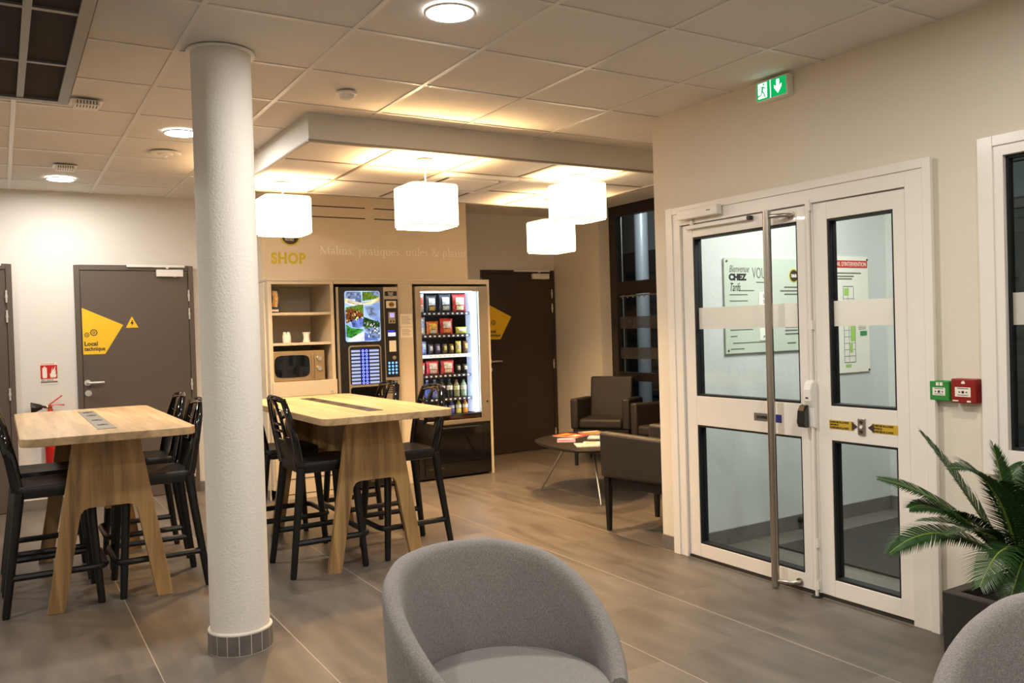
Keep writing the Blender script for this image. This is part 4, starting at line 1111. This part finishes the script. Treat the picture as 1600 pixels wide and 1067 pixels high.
for i, (x, lq, lb, cp, lab) in enumerate(((1.442, '#2a5a4a', '#3f8f6f', '#2f7f4f', 'green bottle at the left end of the machine fifth shelf'),
    (1.518, '#5560a0', '#3a46a8', '#c8c8d8', 'clear bottle with dark blue label, second from left on the machine fifth shelf'),
    (1.596, '#7078b0', '#6a74d0', '#d8dce8', 'clear bottle with mid blue label, third from left on the machine fifth shelf'),
    (1.672, '#2c2a30', '#c8c4c8', '#4a48a0', 'dark bottle with grey label, middle of the machine fifth shelf'),
    (1.750, '#282c2c', '#e0e4e4', '#3f8fb0', 'dark bottle with white label, third from right on the machine fifth shelf'),
    (1.826, '#8a8a70', '#c8d0a8', '#c85a48', 'pale bottle with red cap, second from right on the machine fifth shelf'),
    (1.904, '#8fa890', '#d8e8d8', '#3f7f5f', 'pale green bottle at the right end of the machine fifth shelf'))):
    bottle(x, z, .172 if i < 5 else .160, .030, lq, lb, cp, lab, G5)
G6 = 'drink bottles on the bottom shelf of the snack machine'
z = SHZ[5] + .0035
for x, lq, lb, cp, lab in ((1.690, '#30346a', '#8088c8', '#d8d8f0', 'dark blue bottle half behind the table on the machine bottom shelf'),
    (1.768, '#4a50b0', '#c8ccf0', '#b8b8c8', 'blue bottle on the machine bottom shelf'),
    (1.842, '#d8c870', '#e8f0e0', '#e0a840', 'yellow bottle on the machine bottom shelf'),
    (1.914, '#e08a3a', '#f0d8c8', '#d87a20', 'orange bottle at the right end of the machine bottom shelf')):
    bottle(x, z, .125, .027, lq, lb, cp, lab, G6)

# wall lettering
t = thing('shop_sign', 'olive yellow SHOP lettering under a round emblem on the beige wall', 'wall lettering', (.282, 3.93, 2.012))
text('lettering', 'SHOP', .128, (-.168, -.0012, .004), 'back', yellowd_m, t, bold=.0058, sx=.88, space=1.10)
em_ = MB()
def disc(b, cx, cz, rx, rz, y, n=36): b.prism([(cx + rx * math.cos(2 * PI * k / n), y, cz + rz * math.sin(2 * PI * k / n)) for k in range(n)], (0, -.0006, 0))
disc(em_, .005, .238, .090, .084, -.0006)
eo = em_.build('round_emblem', yellowd_m, t)
em_ = MB(); disc(em_, .005, .238, .074, .070, -.0014); em_.build('emblem_centre', brownink_m, eo)
text('lettering', 'HOTELS', .026, (-.042, -.0022, .200), 'back', cream_m, eo, sx=.8)
text('lettering', 'B&B', .062, (-.046, -.0022, .222), 'back', cream_m, eo, bold=.001, sx=.82)

# serif slogan built from stems, hairlines and serifs (units: x-height = 1)
GL = {}
def stroke(pts, ws): return ('s', pts, ws)
st_, hl = .20, .09
def stem(x, y0, y1, s0=True, s1=None): 
    o = [('s', [(x, y0), (x, y1)], [st_, st_])]
    if s0: o.append(('s', [(x - .20, y0 + .03), (x + .20, y0 + .03)], [hl, hl]))
    if s1 == 'flag': o.append(('s', [(x - .20, y1 - .12), (x, y1 - .03)], [hl, .10]))
    if s1 == 'full': o.append(('s', [(x - .20, y1 - .03), (x + .20, y1 - .03)], [hl, hl]))
    return o
def bowl(cx, cy, rx, ry, a0, a1, heavy=180):
    n = 14; p = []; w = []
    for i in range(n + 1):
        a = a0 + (a1 - a0) * i / n
        p.append((cx + rx * math.cos(rad(a)), cy + ry * math.sin(rad(a)))); w.append(hl + (st_ - hl) * abs(math.cos(rad(a))) ** 1.5)
    return [('s', p, w)]
GL['i'] = (.50, stem(.25, 0, .98, True, 'flag') + [('s', [(.25, 1.30), (.25, 1.47)], [.17, .17])])
GL['l'] = (.50, stem(.25, 0, 1.62, True, 'flag'))
GL['n'] = (1.08, stem(.25, 0, .98, True, 'flag') + stem(.83, 0, .62) + bowl(.54, .60, .29, .34, 165, 0))
GL['u'] = (1.08, stem(.25, .30, .98, False, 'flag') + stem(.83, 0, .98, False, 'flag') + bowl(.54, .36, .29, .34, 180, 345) + [('s', [(.83, .03), (1.0, .03)], [hl, hl])])
GL['r'] = (.72, stem(.25, 0, .98, True, 'flag') + bowl(.50, .68, .25, .25, 170, 60))
GL['p'] = (1.08, stem(.25, -.52, .98, True, 'flag') + bowl(.52, .48, .33, .46, 150, -150))
GL['q'] = (1.06, stem(.82, -.52, .98, True) + bowl(.55, .48, .33, .46, 30, 330))
GL['t'] = (.62, [('s', [(.28, 1.28), (.28, .25)], [.06, st_])] + bowl(.46, .22, .18, .19, 180, 320) + [('s', [(.06, .93), (.56, .93)], [hl, hl])])
GL['e'] = (.88, bowl(.45, .48, .35, .46, 10, 320) + [('s', [(.14, .56), (.78, .56)], [hl, hl])])
GL['a'] = (.90, [('s', [(.62, .65), (.62, .16), (.70, .04), (.84, .06)], [st_, st_, .1, hl])] + bowl(.42, .70, .22, .25, 10, 165) + bowl(.40, .27, .25, .25, 60, 330))
GL['s'] = (.74, [('s', [(.60, .78), (.52, .93), (.35, .96), (.18, .86), (.17, .70), (.32, .56), (.50, .44), (.60, .28), (.53, .09), (.34, .01), (.18, .07), (.12, .22)], [hl, hl, .08, .12, .16, .17, .17, .16, .11, .08, hl, hl])])
GL['M'] = (1.86, [('s', [(.22, 0), (.26, 1.46)], [hl, hl]), ('s', [(.28, 1.46), (.92, .05)], [st_ * 1.1, st_ * 1.1]), ('s', [(.92, .05), (1.52, 1.46)], [hl, hl]), ('s', [(1.54, 0), (1.54, 1.46)], [st_ * 1.1, st_ * 1.1]),
      ('s', [(.02, .03), (.44, .03)], [hl, hl]), ('s', [(1.30, .03), (1.80, .03)], [hl, hl]), ('s', [(.06, 1.44), (.36, 1.44)], [hl, hl]), ('s', [(1.46, 1.44), (1.78, 1.44)], [hl, hl])])
GL[','] = (.50, [('s', [(.24, .10), (.25, -.05), (.14, -.24)], [.19, .15, .03])])
GL['&'] = (1.55, [('s', [(1.28, .72), (1.10, .35), (.82, .06), (.45, .0), (.20, .16), (.20, .42), (.42, .66), (.66, .86), (.76, 1.14), (.62, 1.38), (.42, 1.34), (.36, 1.12), (.52, .80), (.85, .40), (1.15, .10), (1.40, .02)],
      [hl, hl, .09, .13, .18, .18, .11, .08, .1, .09, .1, .12, .16, .17, .15, hl]), ('s', [(1.12, .76), (1.42, .76)], [hl, hl])])
def serif_line(body, x, z, xh, y, total=None):
    adv = sum((.62 if c == ' ' else GL[c][0]) for c in body)
    sx = total / adv if total else xh
    words_ = []; b = MB(); cur = x
    for c in body:
        if c == ' ':
            cur += .62 * sx; words_.append(b); b = MB(); continue
        for _, pts, ws in GL[c][1]:
            n = len(pts)
            for i in range(n - 1):
                (ax, ay), (bx_, by) = pts[i], pts[i + 1]; dx, dy = bx_ - ax, by - ay; L = math.hypot(dx, dy) or 1; nx, ny = -dy / L, dx / L
                q = [(ax + nx * ws[i] / 2, ay + ny * ws[i] / 2), (bx_ + nx * ws[i + 1] / 2, by + ny * ws[i + 1] / 2), (bx_ - nx * ws[i + 1] / 2, by - ny * ws[i + 1] / 2), (ax - nx * ws[i] / 2, ay - ny * ws[i] / 2)]
                b.quad(*[(cur + px * sx, y, z + py * xh) for px, py in q])
        cur += GL[c][0] * sx
    return words_ + [b]
t = thing('wall_slogan', 'cream serif slogan on the beige wall above the vending unit', 'wall lettering', (1.285, 3.93, 2.098))
for wd in serif_line('Malins, pratiques, utiles & plaisir', .545 - 1.285, .004, .050, -.0011, 1.480): wd.build('lettering', cream_m, t, weld=False)
# ================================================================== LOUNGE CORNER
def make_lounge_chair(label):
    t = thing('lounge_armchair', label, 'armchair', (0, 0, 0), 0, 'charcoal lounge armchairs')
    for sy in (-1, 1):
        y0, y1 = (.225, .305) if sy > 0 else (-.305, -.225)
        o = [(.285, .365), (.290, .672), (-.235, .655), (-.300, .640), (-.300, .44), (-.255, .365)]
        MB().prism([(px, y0, pz) for px, pz in o], (0, y1 - y0, 0)).build('arm', lounge_m, t, bevel=.022, bseg=4, smooth=50)
    o = [(-.215, .36), (-.125, .44), (-.190, .865), (-.285, .860), (-.300, .36)]
    MB().prism([(px, -.222, pz) for px, pz in o], (0, .444, 0)).build('backrest', lounge_m, t, bevel=.020, bseg=4, smooth=50)
    MB().box(-.12, -.221, .372, .285, .221, .470).build('seat', lounge_m, t, bevel=.028, bseg=4, smooth=50)
    b = MB(); b.box(-.27, -.265, .300, .27, -.235, .3645); b.box(-.27, .235, .300, .27, .265, .3645); b.box(.235, -.235, .300, .27, .235, .3645); b.box(-.27, -.235, .300, -.235, .235, .3645)
    b.build('base_rail', black_m, t)
    for sx in (-1, 1):
        for sy in (-1, 1):
            cx, cy = sx * .250, sy * .262; k = .035 if sx < 0 else 0
            def sq(x, y, z, h): return [(x - h, y - h, z), (x + h, y - h, z), (x + h, y + h, z), (x - h, y + h, z)]
            MB().loft([sq(cx - k, cy, 0, .0135), sq(cx, cy, .3635, .0225)]).build('leg', black_m, t, bevel=.003)
    return t
lc = make_lounge_chair('dark lounge armchair seen from its side at the wall corner, nearest of three')
lc.location = (1.900, 1.020, 0); lc.rotation_euler = (0, 0, rad(101))
dup(lc, (3.355, 3.485, 0), rad(-143), 'dark lounge armchair facing us in front of the black window')
dup(lc, (3.36, 2.47, 0), rad(-172), 'dark lounge armchair mostly hidden behind the wall corner, between the other two')

t = thing('coffee_table', 'low dark rounded coffee table on thin steel legs in the lounge corner', 'coffee table', (2.25, 2.32, 0))
P_ = [(1.925, 2.64), (1.855, 2.44), (1.82, 2.17), (1.845, 1.96), (1.95, 1.83), (2.10, 1.79), (2.35, 1.87), (2.58, 2.08), (2.70, 2.38), (2.68, 2.66), (2.56, 2.85), (2.39, 2.90), (2.2, 2.83), (2.03, 2.74)]
sm = []
n = len(P_)
for i in range(n):
    p0, p1, p2, p3 = [V3(P_[(i + k - 1) % n] + (0,)) for k in range(4)]
    for k in range(5):
        u = k / 5
        sm.append(.5 * ((2 * p1) + (p2 - p0) * u + (2 * p0 - 5 * p1 + 4 * p2 - p3) * u * u + (3 * p1 - p0 - 3 * p2 + p3) * u ** 3) - V3((2.25, 2.32, 0)))
ce = sum(sm, V3()) / len(sm)
def rg(k, z): return [ce + (p - ce) * k + V3((0, 0, z)) for p in sm]
MB().loft([rg(.955, .416), rg(.99, .425), rg(1, .434), rg(.995, .440)]).build('tabletop', mat('dark_veneer', '#1e1916', .42, spec=.35, var=.12, vscale=20), t, smooth=30)
for fx, fy in ((2.000, 2.690), (2.040, 1.890), (2.66, 2.36)):
    dx, dy = fx - 2.25, fy - 2.32; k = .42
    MB().tube([(dx, dy, 0), (dx * k, dy * k, .416)], [.0085, .0105], 12).build('leg', steel_m, t, smooth=40)
def magazine(x, y, z, w, h, rz, covers, label, name='magazine', stack=1):
    t = thing(name, label, 'magazine', (x, y, z), rz, 'magazines on the coffee table')
    MB().box(-w / 2, -h / 2, 0, w / 2, h / 2, .006).build('pages', paper_m, t)
    c = MB().box(-w / 2 - .001, -h / 2 - .001, .0061, w / 2 + .001, h / 2 + .001, .0072).build('cover', pm(covers[0]), t)
    MB().box(-w * .40, h * .12, .0073, w * .40, h * .42, .0078).build('cover_picture', pm(covers[1]), c)
    MB().box(-w * .40, -h * .36, .0073, w * .20, -h * .05, .0078).build('cover_picture', pm(covers[2]), c)
MZ = .4405
magazine(2.32, 2.66, MZ, .20, .26, rad(20), ('#d8442c', '#f08a3c', '#f2d0b0'), 'orange and red magazine lying at the far side of the coffee table')
magazine(2.11, 2.44, MZ, .15, .20, rad(-35), ('#d88ab0', '#f0d8e4', '#b06a98'), 'small pink leaflet lying nearest the table tip')
magazine(2.44, 2.37, MZ, .18, .25, rad(48), ('#8fb4d8', '#e8f0f4', '#5a88b8'), 'pale blue magazine on the coffee table beside the near armchair')
magazine(2.56, 2.66, MZ, .19, .25, rad(-12), ('#8a6a4a', '#d8c0a0', '#b89068'), 'tan brown magazine next to the orange one')
magazine(2.11, 2.07, MZ, .20, .28, rad(62), ('#efe8dc', '#d8c8b8', '#e8dccb'), 'cream magazine at the near edge of the coffee table, bottom of the spread pair')
magazine(2.155, 2.045, MZ + .0082, .19, .26, rad(50), ('#f4efe6', '#c8b8a8', '#e0d4c4'), 'cream magazine lying on top of another at the near table edge')
# ================================================================== GREY TUB CHAIRS
THK = [0, 30, 60, 80, 95, 110, 125, 138]; ZK = [.790, .786, .755, .705, .655, .595, .535, .490]
def zrim(a):
    a = abs(a)
    for i in range(7):
        if a <= THK[i + 1]:
            u = (a - THK[i]) / (THK[i + 1] - THK[i]); u = u * u * (3 - 2 * u) * .4 + u * .6
            return ZK[i] + (ZK[i + 1] - ZK[i]) * u
    return ZK[-1]
def make_tub(label):
    t = thing('tub_chair', label, 'armchair', (0, 0, 0), 0, 'grey fabric tub chairs')
    rings = []
    A = [-136 + 272 * i / 72 for i in range(73)]
    for a in A:
        z = sum(zrim(a + k) for k in (-6, -3, 0, 3, 6)) / 5
        th = rad(a) + PI; zl = min(.40, z - .085)
        prof = [(.262, .15), (.284, .27), (.300, min(.46, z - .07)), (.309, z - .04), (.3085, z - .016), (.300, z - .003), (.287, z), (.274, z - .004), (.264, z - .016), (.259, z - .04), (.252, (z + zl) / 2 - .02), (.248, zl)]
        rings.append([(r * math.cos(th), r * math.sin(th), q) for r, q in prof])
    MB().loft(rings, True, True).build('shell', fabric_m, t, smooth=60)
    def ring(k, z):
        o = []
        for i in range(48):
            a = 2 * PI * i / 48; r = .2455 + (.045 * max(0, math.cos(a)) ** 1.5)
            o.append((r * k * math.cos(a), r * k * math.sin(a), z))
        return o
    MB().loft([ring(.96, .395), ring(1.0, .410), ring(1.0, .462), ring(.985, .478), ring(.95, .488), ring(.85, .494), ring(.5, .499), ring(.1, .500)]).build('seat_cushion', fabric_m, t, smooth=60)
    MB().lathe([(.0, .16), (.240, .16), (.244, .20), (.244, .394), (.0, .394)], seg=40).build('seat_base', fabric_m, t, smooth=40)
    for sx in (-1, 1):
        for sy in (-1, 1): MB().tube([(sx * .20, sy * .20, 0), (sx * .155, sy * .155, .159)], [.011, .017], 12).build('leg', oak_z, t, smooth=40)
    return t
tb = make_tub('grey fabric tub chair in the middle foreground, open side towards us')
tb.location = (-.823, -1.478, 0); tb.rotation_euler = (0, 0, rad(-82))
dup(tb, (-.130, -2.545, 0), PI, 'grey fabric tub chair cut off at the bottom right corner, in front of the palm')

# ================================================================== PALM IN A DARK PLANTER
t = thing('potted_cycad', 'dark green sago palm in a square charcoal planter beside the entrance door', 'potted plant', (1.365, -1.625, 0))
b = MB(); hs = .205
def sqr(h, z): return [(-h, -h, z), (h, -h, z), (h, h, z), (-h, h, z)]
b.loft([sqr(.203, 0), sqr(.205, .330), sqr(.158, .330), sqr(.148, .29)], True, True)
b.build('planter', mat('charcoal_planter', '#2e2a28', .45, bump=.1, bscale=120), t, bevel=.004)
MB().box(-.147, -.147, .285, .147, .147, .292).build('soil', mat('soil', '#1e1712', .95, bump=.9, bscale=70), t)
MB().lathe([(.0, .29), (.062, .29), (.072, .33), (.066, .385), (.045, .43), (.0, .44)], seg=20).build('trunk', mat('scaly_trunk', '#3c2a1c', .9, bump=1.0, bscale=60), t, smooth=50)
leaf_m = mat('cycad_leaflet', '#2c4a24', .32, var=.35, vscale=30, spec=.5)
stalk_m = mat('cycad_stalk', '#7d9440', .4)
rnd = random.Random(11)
def frond(p0, p1, p2, L, droop=.25, n=58, vee=.35, tw=0.0, sweep=.5, w=.0038):
    p0, p1, p2 = V3(p0), V3(p1), V3(p2)
    def B(u): return p0 * (1 - u) ** 2 + p1 * 2 * u * (1 - u) + p2 * u * u
    def T(u): return ((p1 - p0) * (1 - u) + (p2 - p1) * u).normalized()
    b = MB()
    N = 14
    b.mi = 1
    b.tube([B(i / N) for i in range(N + 1)], [.0060 - .0048 * i / N for i in range(N + 1)], 6)
    b.mi = 0
    side0 = None
    for i in range(n):
        u = .13 + .87 * (i + .5) / n
        c, tg = B(u), T(u)
        side = tg.cross(V3((0, 0, 1)))
        if side.length < .15: side = tg.cross(V3((.6, .8, 0)))
        side.normalize()
        if side0 is not None and side.dot(side0) < 0: side = -side
        side0 = side.copy()
        nrm = side.cross(tg).normalized()
        if nrm.z < 0: nrm = -nrm
        if tw:
            Rt = Matrix.Rotation(tw, 3, tg); side, nrm_ = (Rt @ side).normalized(), (Rt @ nrm).normalized()
            nrm = nrm_
        prof = min(1, (u - .08) / .22) * (1 - max(0, (u - .62) / .38) ** 1.7 * .75)
        for s in (-1, 1):
            l = L * prof * rnd.uniform(.93, 1.05); fw = sweep + .75 * u ** 2 + rnd.uniform(-.05, .05)
            d = (side * s + tg * fw + nrm * (vee + rnd.uniform(-.05, .05))).normalized()
            a = tg * w
            q0, q1 = c, c + d * l * .5
            d2 = (d - nrm * droop - V3((0, 0, droop * .5))).normalized()
            q2 = c + d * l * .5 + d2 * l * .5
            v = [b.bm.verts.new(p) for p in (q0 - a * .8, q0 + a * .8, q1 + a, q1 - a)]
            e = b.bm.verts.new(q2)
            b._f([v[0], v[1], v[2], v[3]]); b._f([v[3], v[2], e])
    o = b.build('frond', [leaf_m, stalk_m], t, weld=False)
    return o
c0 = V3((1.365, -1.625, 0))
def F_(ctrl, tip, L=.125, **k):
    a = V3(tip) - c0; st0 = V3((a.x, a.y, 0)).normalized() * .035 + V3((0, 0, .415))
    frond(st0, V3(ctrl) - c0, a, L, **k)
F_((1.20, -1.49, .74), (1.067, -1.410, .945), .12, tw=-.45, sweep=.85, w=.0052)
F_((1.06, -1.52, .74), (.757, -1.445, .815), .105, tw=-.5, sweep=1.15, w=.0062, vee=.2)
F_((1.00, -1.53, .70), (.694, -1.524, .575), .115, tw=-.5, sweep=1.0, w=.0056, vee=.2)
F_((1.05, -1.50, .74), (.850, -1.500, .705), .11, tw=-.5, sweep=1.1, w=.0058, vee=.2)
F_((1.12, -1.68, .86), (.886, -1.636, .862), .12, tw=-.4, sweep=.9, w=.0052)
F_((1.27, -1.61, .72), (1.213, -1.600, .900), .125, tw=-.5)
F_((.98, -1.77, .70), (.800, -1.775, .500), .135, vee=.15)
F_((1.12, -1.78, .66), (.930, -1.795, .420), .12, vee=.2)
F_((1.33, -1.70, .80), (1.26, -1.80, .86), .13)
F_((1.20, -1.90, .80), (1.05, -2.12, .80), .13)
F_((1.30, -1.95, .85), (1.25, -2.22, .86), .13)
F_((1.40, -1.82, .80), (1.43, -2.02, .84), .12)
F_((1.45, -1.55, .80), (1.50, -1.50, .78), .09)
F_((1.15, -1.83, .74), (.90, -2.02, .60), .13)
F_((1.25, -1.55, .62), (1.10, -1.37, .60), .10)
F_((1.45, -1.85, .72), (1.46, -2.15, .70), .10)
F_((1.22, -1.72, .60), (1.02, -1.84, .47), .10)
F_((1.24, -1.66, .70), (1.06, -1.70, .80), .12)
F_((1.22, -1.55, .66), (.98, -1.47, .68), .11)
F_((1.15, -1.64, .66), (.90, -1.60, .62), .11)
F_((1.18, -1.70, .62), (.95, -1.74, .56), .12)
F_((1.30, -1.72, .74), (1.18, -1.85, .82), .12)

# ================================================================== ENTRANCE LOBBY BEHIND THE GLASS
YL = .47
t = thing('welcome_panel', 'pale glass tariff panel on the lobby wall seen through the wider door leaf', 'notice panel', (1.960, YL, 1.190))
MB().box(0, -.016, 0, .725, -.008, .600).build('glass_panel', mat('pale_glass_panel', '#c9cfc0', .15), t)
b = MB()
for px in (.02, .705):
    for pz in (.02, .58): b.cyl((px, -.0005, pz), (px, -.019, pz), .007, seg=12)
b.build('stand_off', steel_m, t, smooth=40, weld=False)
y = -.0168
text('lettering', 'Bienvenue', .062, (.040, y, .512), 'back', greyink_m, t, shear=.35, sx=.68)
text('lettering', 'CHEZ', .054, (.038, y, .462), 'back', ink_m, t, bold=.0032, sx=1.08)
text('lettering', 'VOUS', .100, (.245, y, .474), 'back', greyink_m, t, bold=-.0008, sx=.58)
text('lettering', 'Tarifs', .075, (.040, y, .392), 'back', ink_m, t, shear=.4, sx=.55)
b = MB()
for x0, x1, zz in ((.04, .20, .366), (.04, .20, .327), (.12, .26, .392), (.04, .24, .145), (.04, .10, .105), (.06, .42, .062), (.04, .16, .025), (.28, .40, .445)): b.box(x0, y - .0005, zz, x1, y, zz + .006)
b.build('print_lines', greyink_m, t, weld=False)
k = MB().box(.300, -.0195, .075, .430, -.0168, .385).build('price_card', paper_m, t, bevel=.001)
text('lettering', '52 €', .034, (.335, -.0198, .348), 'back', ink_m, k, sx=.8); text('lettering', '58 €', .034, (.335, -.0198, .312), 'back', ink_m, k, sx=.8)
text('lettering', '7 €', .030, (.345, -.0198, .130), 'back', ink_m, k, sx=.8); text('lettering', 'gratuit', .022, (.332, -.0198, .095), 'back', ink_m, k, sx=.9)
em_ = MB(); em_.prism([(.635 + .045 * math.cos(2 * PI * i / 30), y, .492 + .045 * math.sin(2 * PI * i / 30)) for i in range(30)], (0, -.0006, 0)); eo = em_.build('round_emblem', yellowd_m, t)
em_ = MB(); em_.prism([(.635 + .038 * math.cos(2 * PI * i / 30), y - .0008, .492 + .038 * math.sin(2 * PI * i / 30)) for i in range(30)], (0, -.0006, 0)); em_.build('emblem_centre', brownink_m, eo)
text('lettering', 'B&B', .030, (.608, y - .0016, .482), 'back', paper_m, eo, bold=.0005)
b = MB()
for x0, x1, zz in ((.54, .70, .412), (.50, .71, .388), (.54, .68, .366), (.54, .71, .150), (.54, .66, .128), (.54, .70, .105), (.56, .64, .045)): b.box(x0, y - .0005, zz, x1, y, zz + .009)
b.build('print_lines', greyink_m, t, weld=False)

t = thing('intervention_board', 'white emergency plan board with red header on the lobby wall behind the narrow leaf', 'notice board', (2.70, YL, 1.010))
MB().box(0, -.012, 0, .680, -.001, .808).build('board', paper_m, t, bevel=.002)
MB().box(.02, -.0145, .733, .668, -.0121, .783).build('red_header', mat('poster_red', '#c8352c', .5), t)
text('lettering', "PLAN GENERAL D'INTERVENTION", .043, (.655, -.0149, .743), 'back', paper_m, t, align='RIGHT', sx=.78)
b = MB()
for x0, x1, zz in ((.18, .60, .690), (.26, .52, .668), (.28, .50, .650)): b.box(x0, -.0127, zz, x1, -.0121, zz + .009)
for gx, gz, w, h in ((.05, .45, .10, .13), (.22, .45, .11, .15), (.40, .47, .11, .13), (.05, .08, .11, .30), (.22, .07, .12, .32), (.40, .07, .12, .34)):
    for q in ((gx, gz, gx + w, gz + .005), (gx, gz + h, gx + w, gz + h + .005), (gx, gz, gx + .004, gz + h), (gx + w, gz, gx + w + .004, gz + h), (gx + w * .45, gz, gx + w * .45 + .003, gz + h)): b.box(q[0], -.0127, q[1], q[2], -.0121, q[3])
    for k in range(1, int(h / .045)): b.box(gx, -.0127, gz + k * .045, gx + w, -.0121, gz + k * .045 + .003)
for k in range(9): b.box(.56, -.0127, .30 + k * .012, .64, -.0121, .304 + k * .012)
b.build('plan_lines', greyink_m, t, weld=False)
b = MB()
for q in ((.41, .54, .46, .59), (.47, .22, .52, .34), (.42, .33, .46, .40), (.46, .14, .49, .21), (.41, .04, .47, .06), (.23, .54, .28, .60), (.05, .02, .12, .05)): b.box(q[0], -.0134, q[1], q[2], -.0128, q[3])
b.build('green_zones', mat('plan_green', '#a6cf6a', .6), t, weld=False)
MB().box(.575, -.0134, .255, .650, -.0128, .288).build('green_tag', mat('plan_dark_green', '#2f8f50', .6), t)
b = MB()
for px in (.012, .668):
    for pz in (.012, .79): b.cyl((px, -.0122, pz), (px, -.015, pz), .008, seg=12)
b.build('corner_screw', dgrey_m, t, weld=False)
o = MB().box(2.12, -1.15, .0005, 3.42, .235, .012).build('door_mat', mat('dark_ribbed_mat', '#38332f', .95, bump=.8, bscale=8, bstretch=(60, 1, 1), var=.2, vscale=60))
tag(o, 'large dark ribbed door mat on the lobby floor behind the glass door', 'door mat')
t = thing('door_stop', 'small dark round door stop low on the lobby wall', 'door stop', (2.60, YL - .0125, .062))
MB().cyl((0, 0, 0), (0, -.030, 0), .020, .017, 20).build('rubber_stop', rubber_m, t, smooth=40)
t = thing('outdoor_post', 'round pale steel post outside the lounge window', 'post', (4.97, 4.79, -.02))
MB().lathe([(.0, 0), (.085, 0), (.085, 3.2), (.0, 3.2)], seg=40).build('shaft', mat('pale_render_post', '#b9b9bd', .4, .2), t, smooth=40)
MB().lathe([(.0, 0), (.14, 0), (.14, .02), (.09, .03), (.0, .03)], seg=40).build('base_flange', dgrey_m, t, smooth=40)

# ================================================================== CAMERA, WORLD, VIEW
yaw, pitch, roll, fpx = .54693037, -.0149241, -.0299568, 1313.18
cy_, sy_, cp, sp_ = math.cos(yaw), math.sin(yaw), math.cos(pitch), math.sin(pitch)
fw = V3((sy_ * cp, cy_ * cp, sp_)); rt = V3((cy_, -sy_, 0)); up = rt.cross(fw)
r2 = rt * math.cos(roll) + up * math.sin(roll); u2 = up * math.cos(roll) - rt * math.sin(roll)
cam = bpy.data.cameras.new('camera'); co = bpy.data.objects.new('camera', cam); COL.objects.link(co)
cam.sensor_width = 36; cam.lens = 36 * fpx / 1600; cam.clip_start = .05
co.matrix_world = Matrix(((r2.x, u2.x, -fw.x, -1.90202), (r2.y, u2.y, -fw.y, -3.32477), (r2.z, u2.z, -fw.z, 1.38627), (0, 0, 0, 1)))
S.camera = co
w = bpy.data.worlds.new('night'); S.world = w; w.use_nodes = True
w.node_tree.nodes['Background'].inputs[0].default_value = (.006, .008, .012, 1)
w.node_tree.nodes['Background'].inputs[1].default_value = 1.0
S.view_settings.view_transform = 'Standard'; S.view_settings.look = 'None'; S.view_settings.gamma = 1.0
S.view_settings.use_curve_mapping = False
S.view_settings.exposure = EXPO
S.cycles.max_bounces = 10; S.cycles.diffuse_bounces = 6; S.cycles.transparent_max_bounces = 16
S.cycles.sample_clamp_indirect = 6.0
S.cycles.use_denoising = True
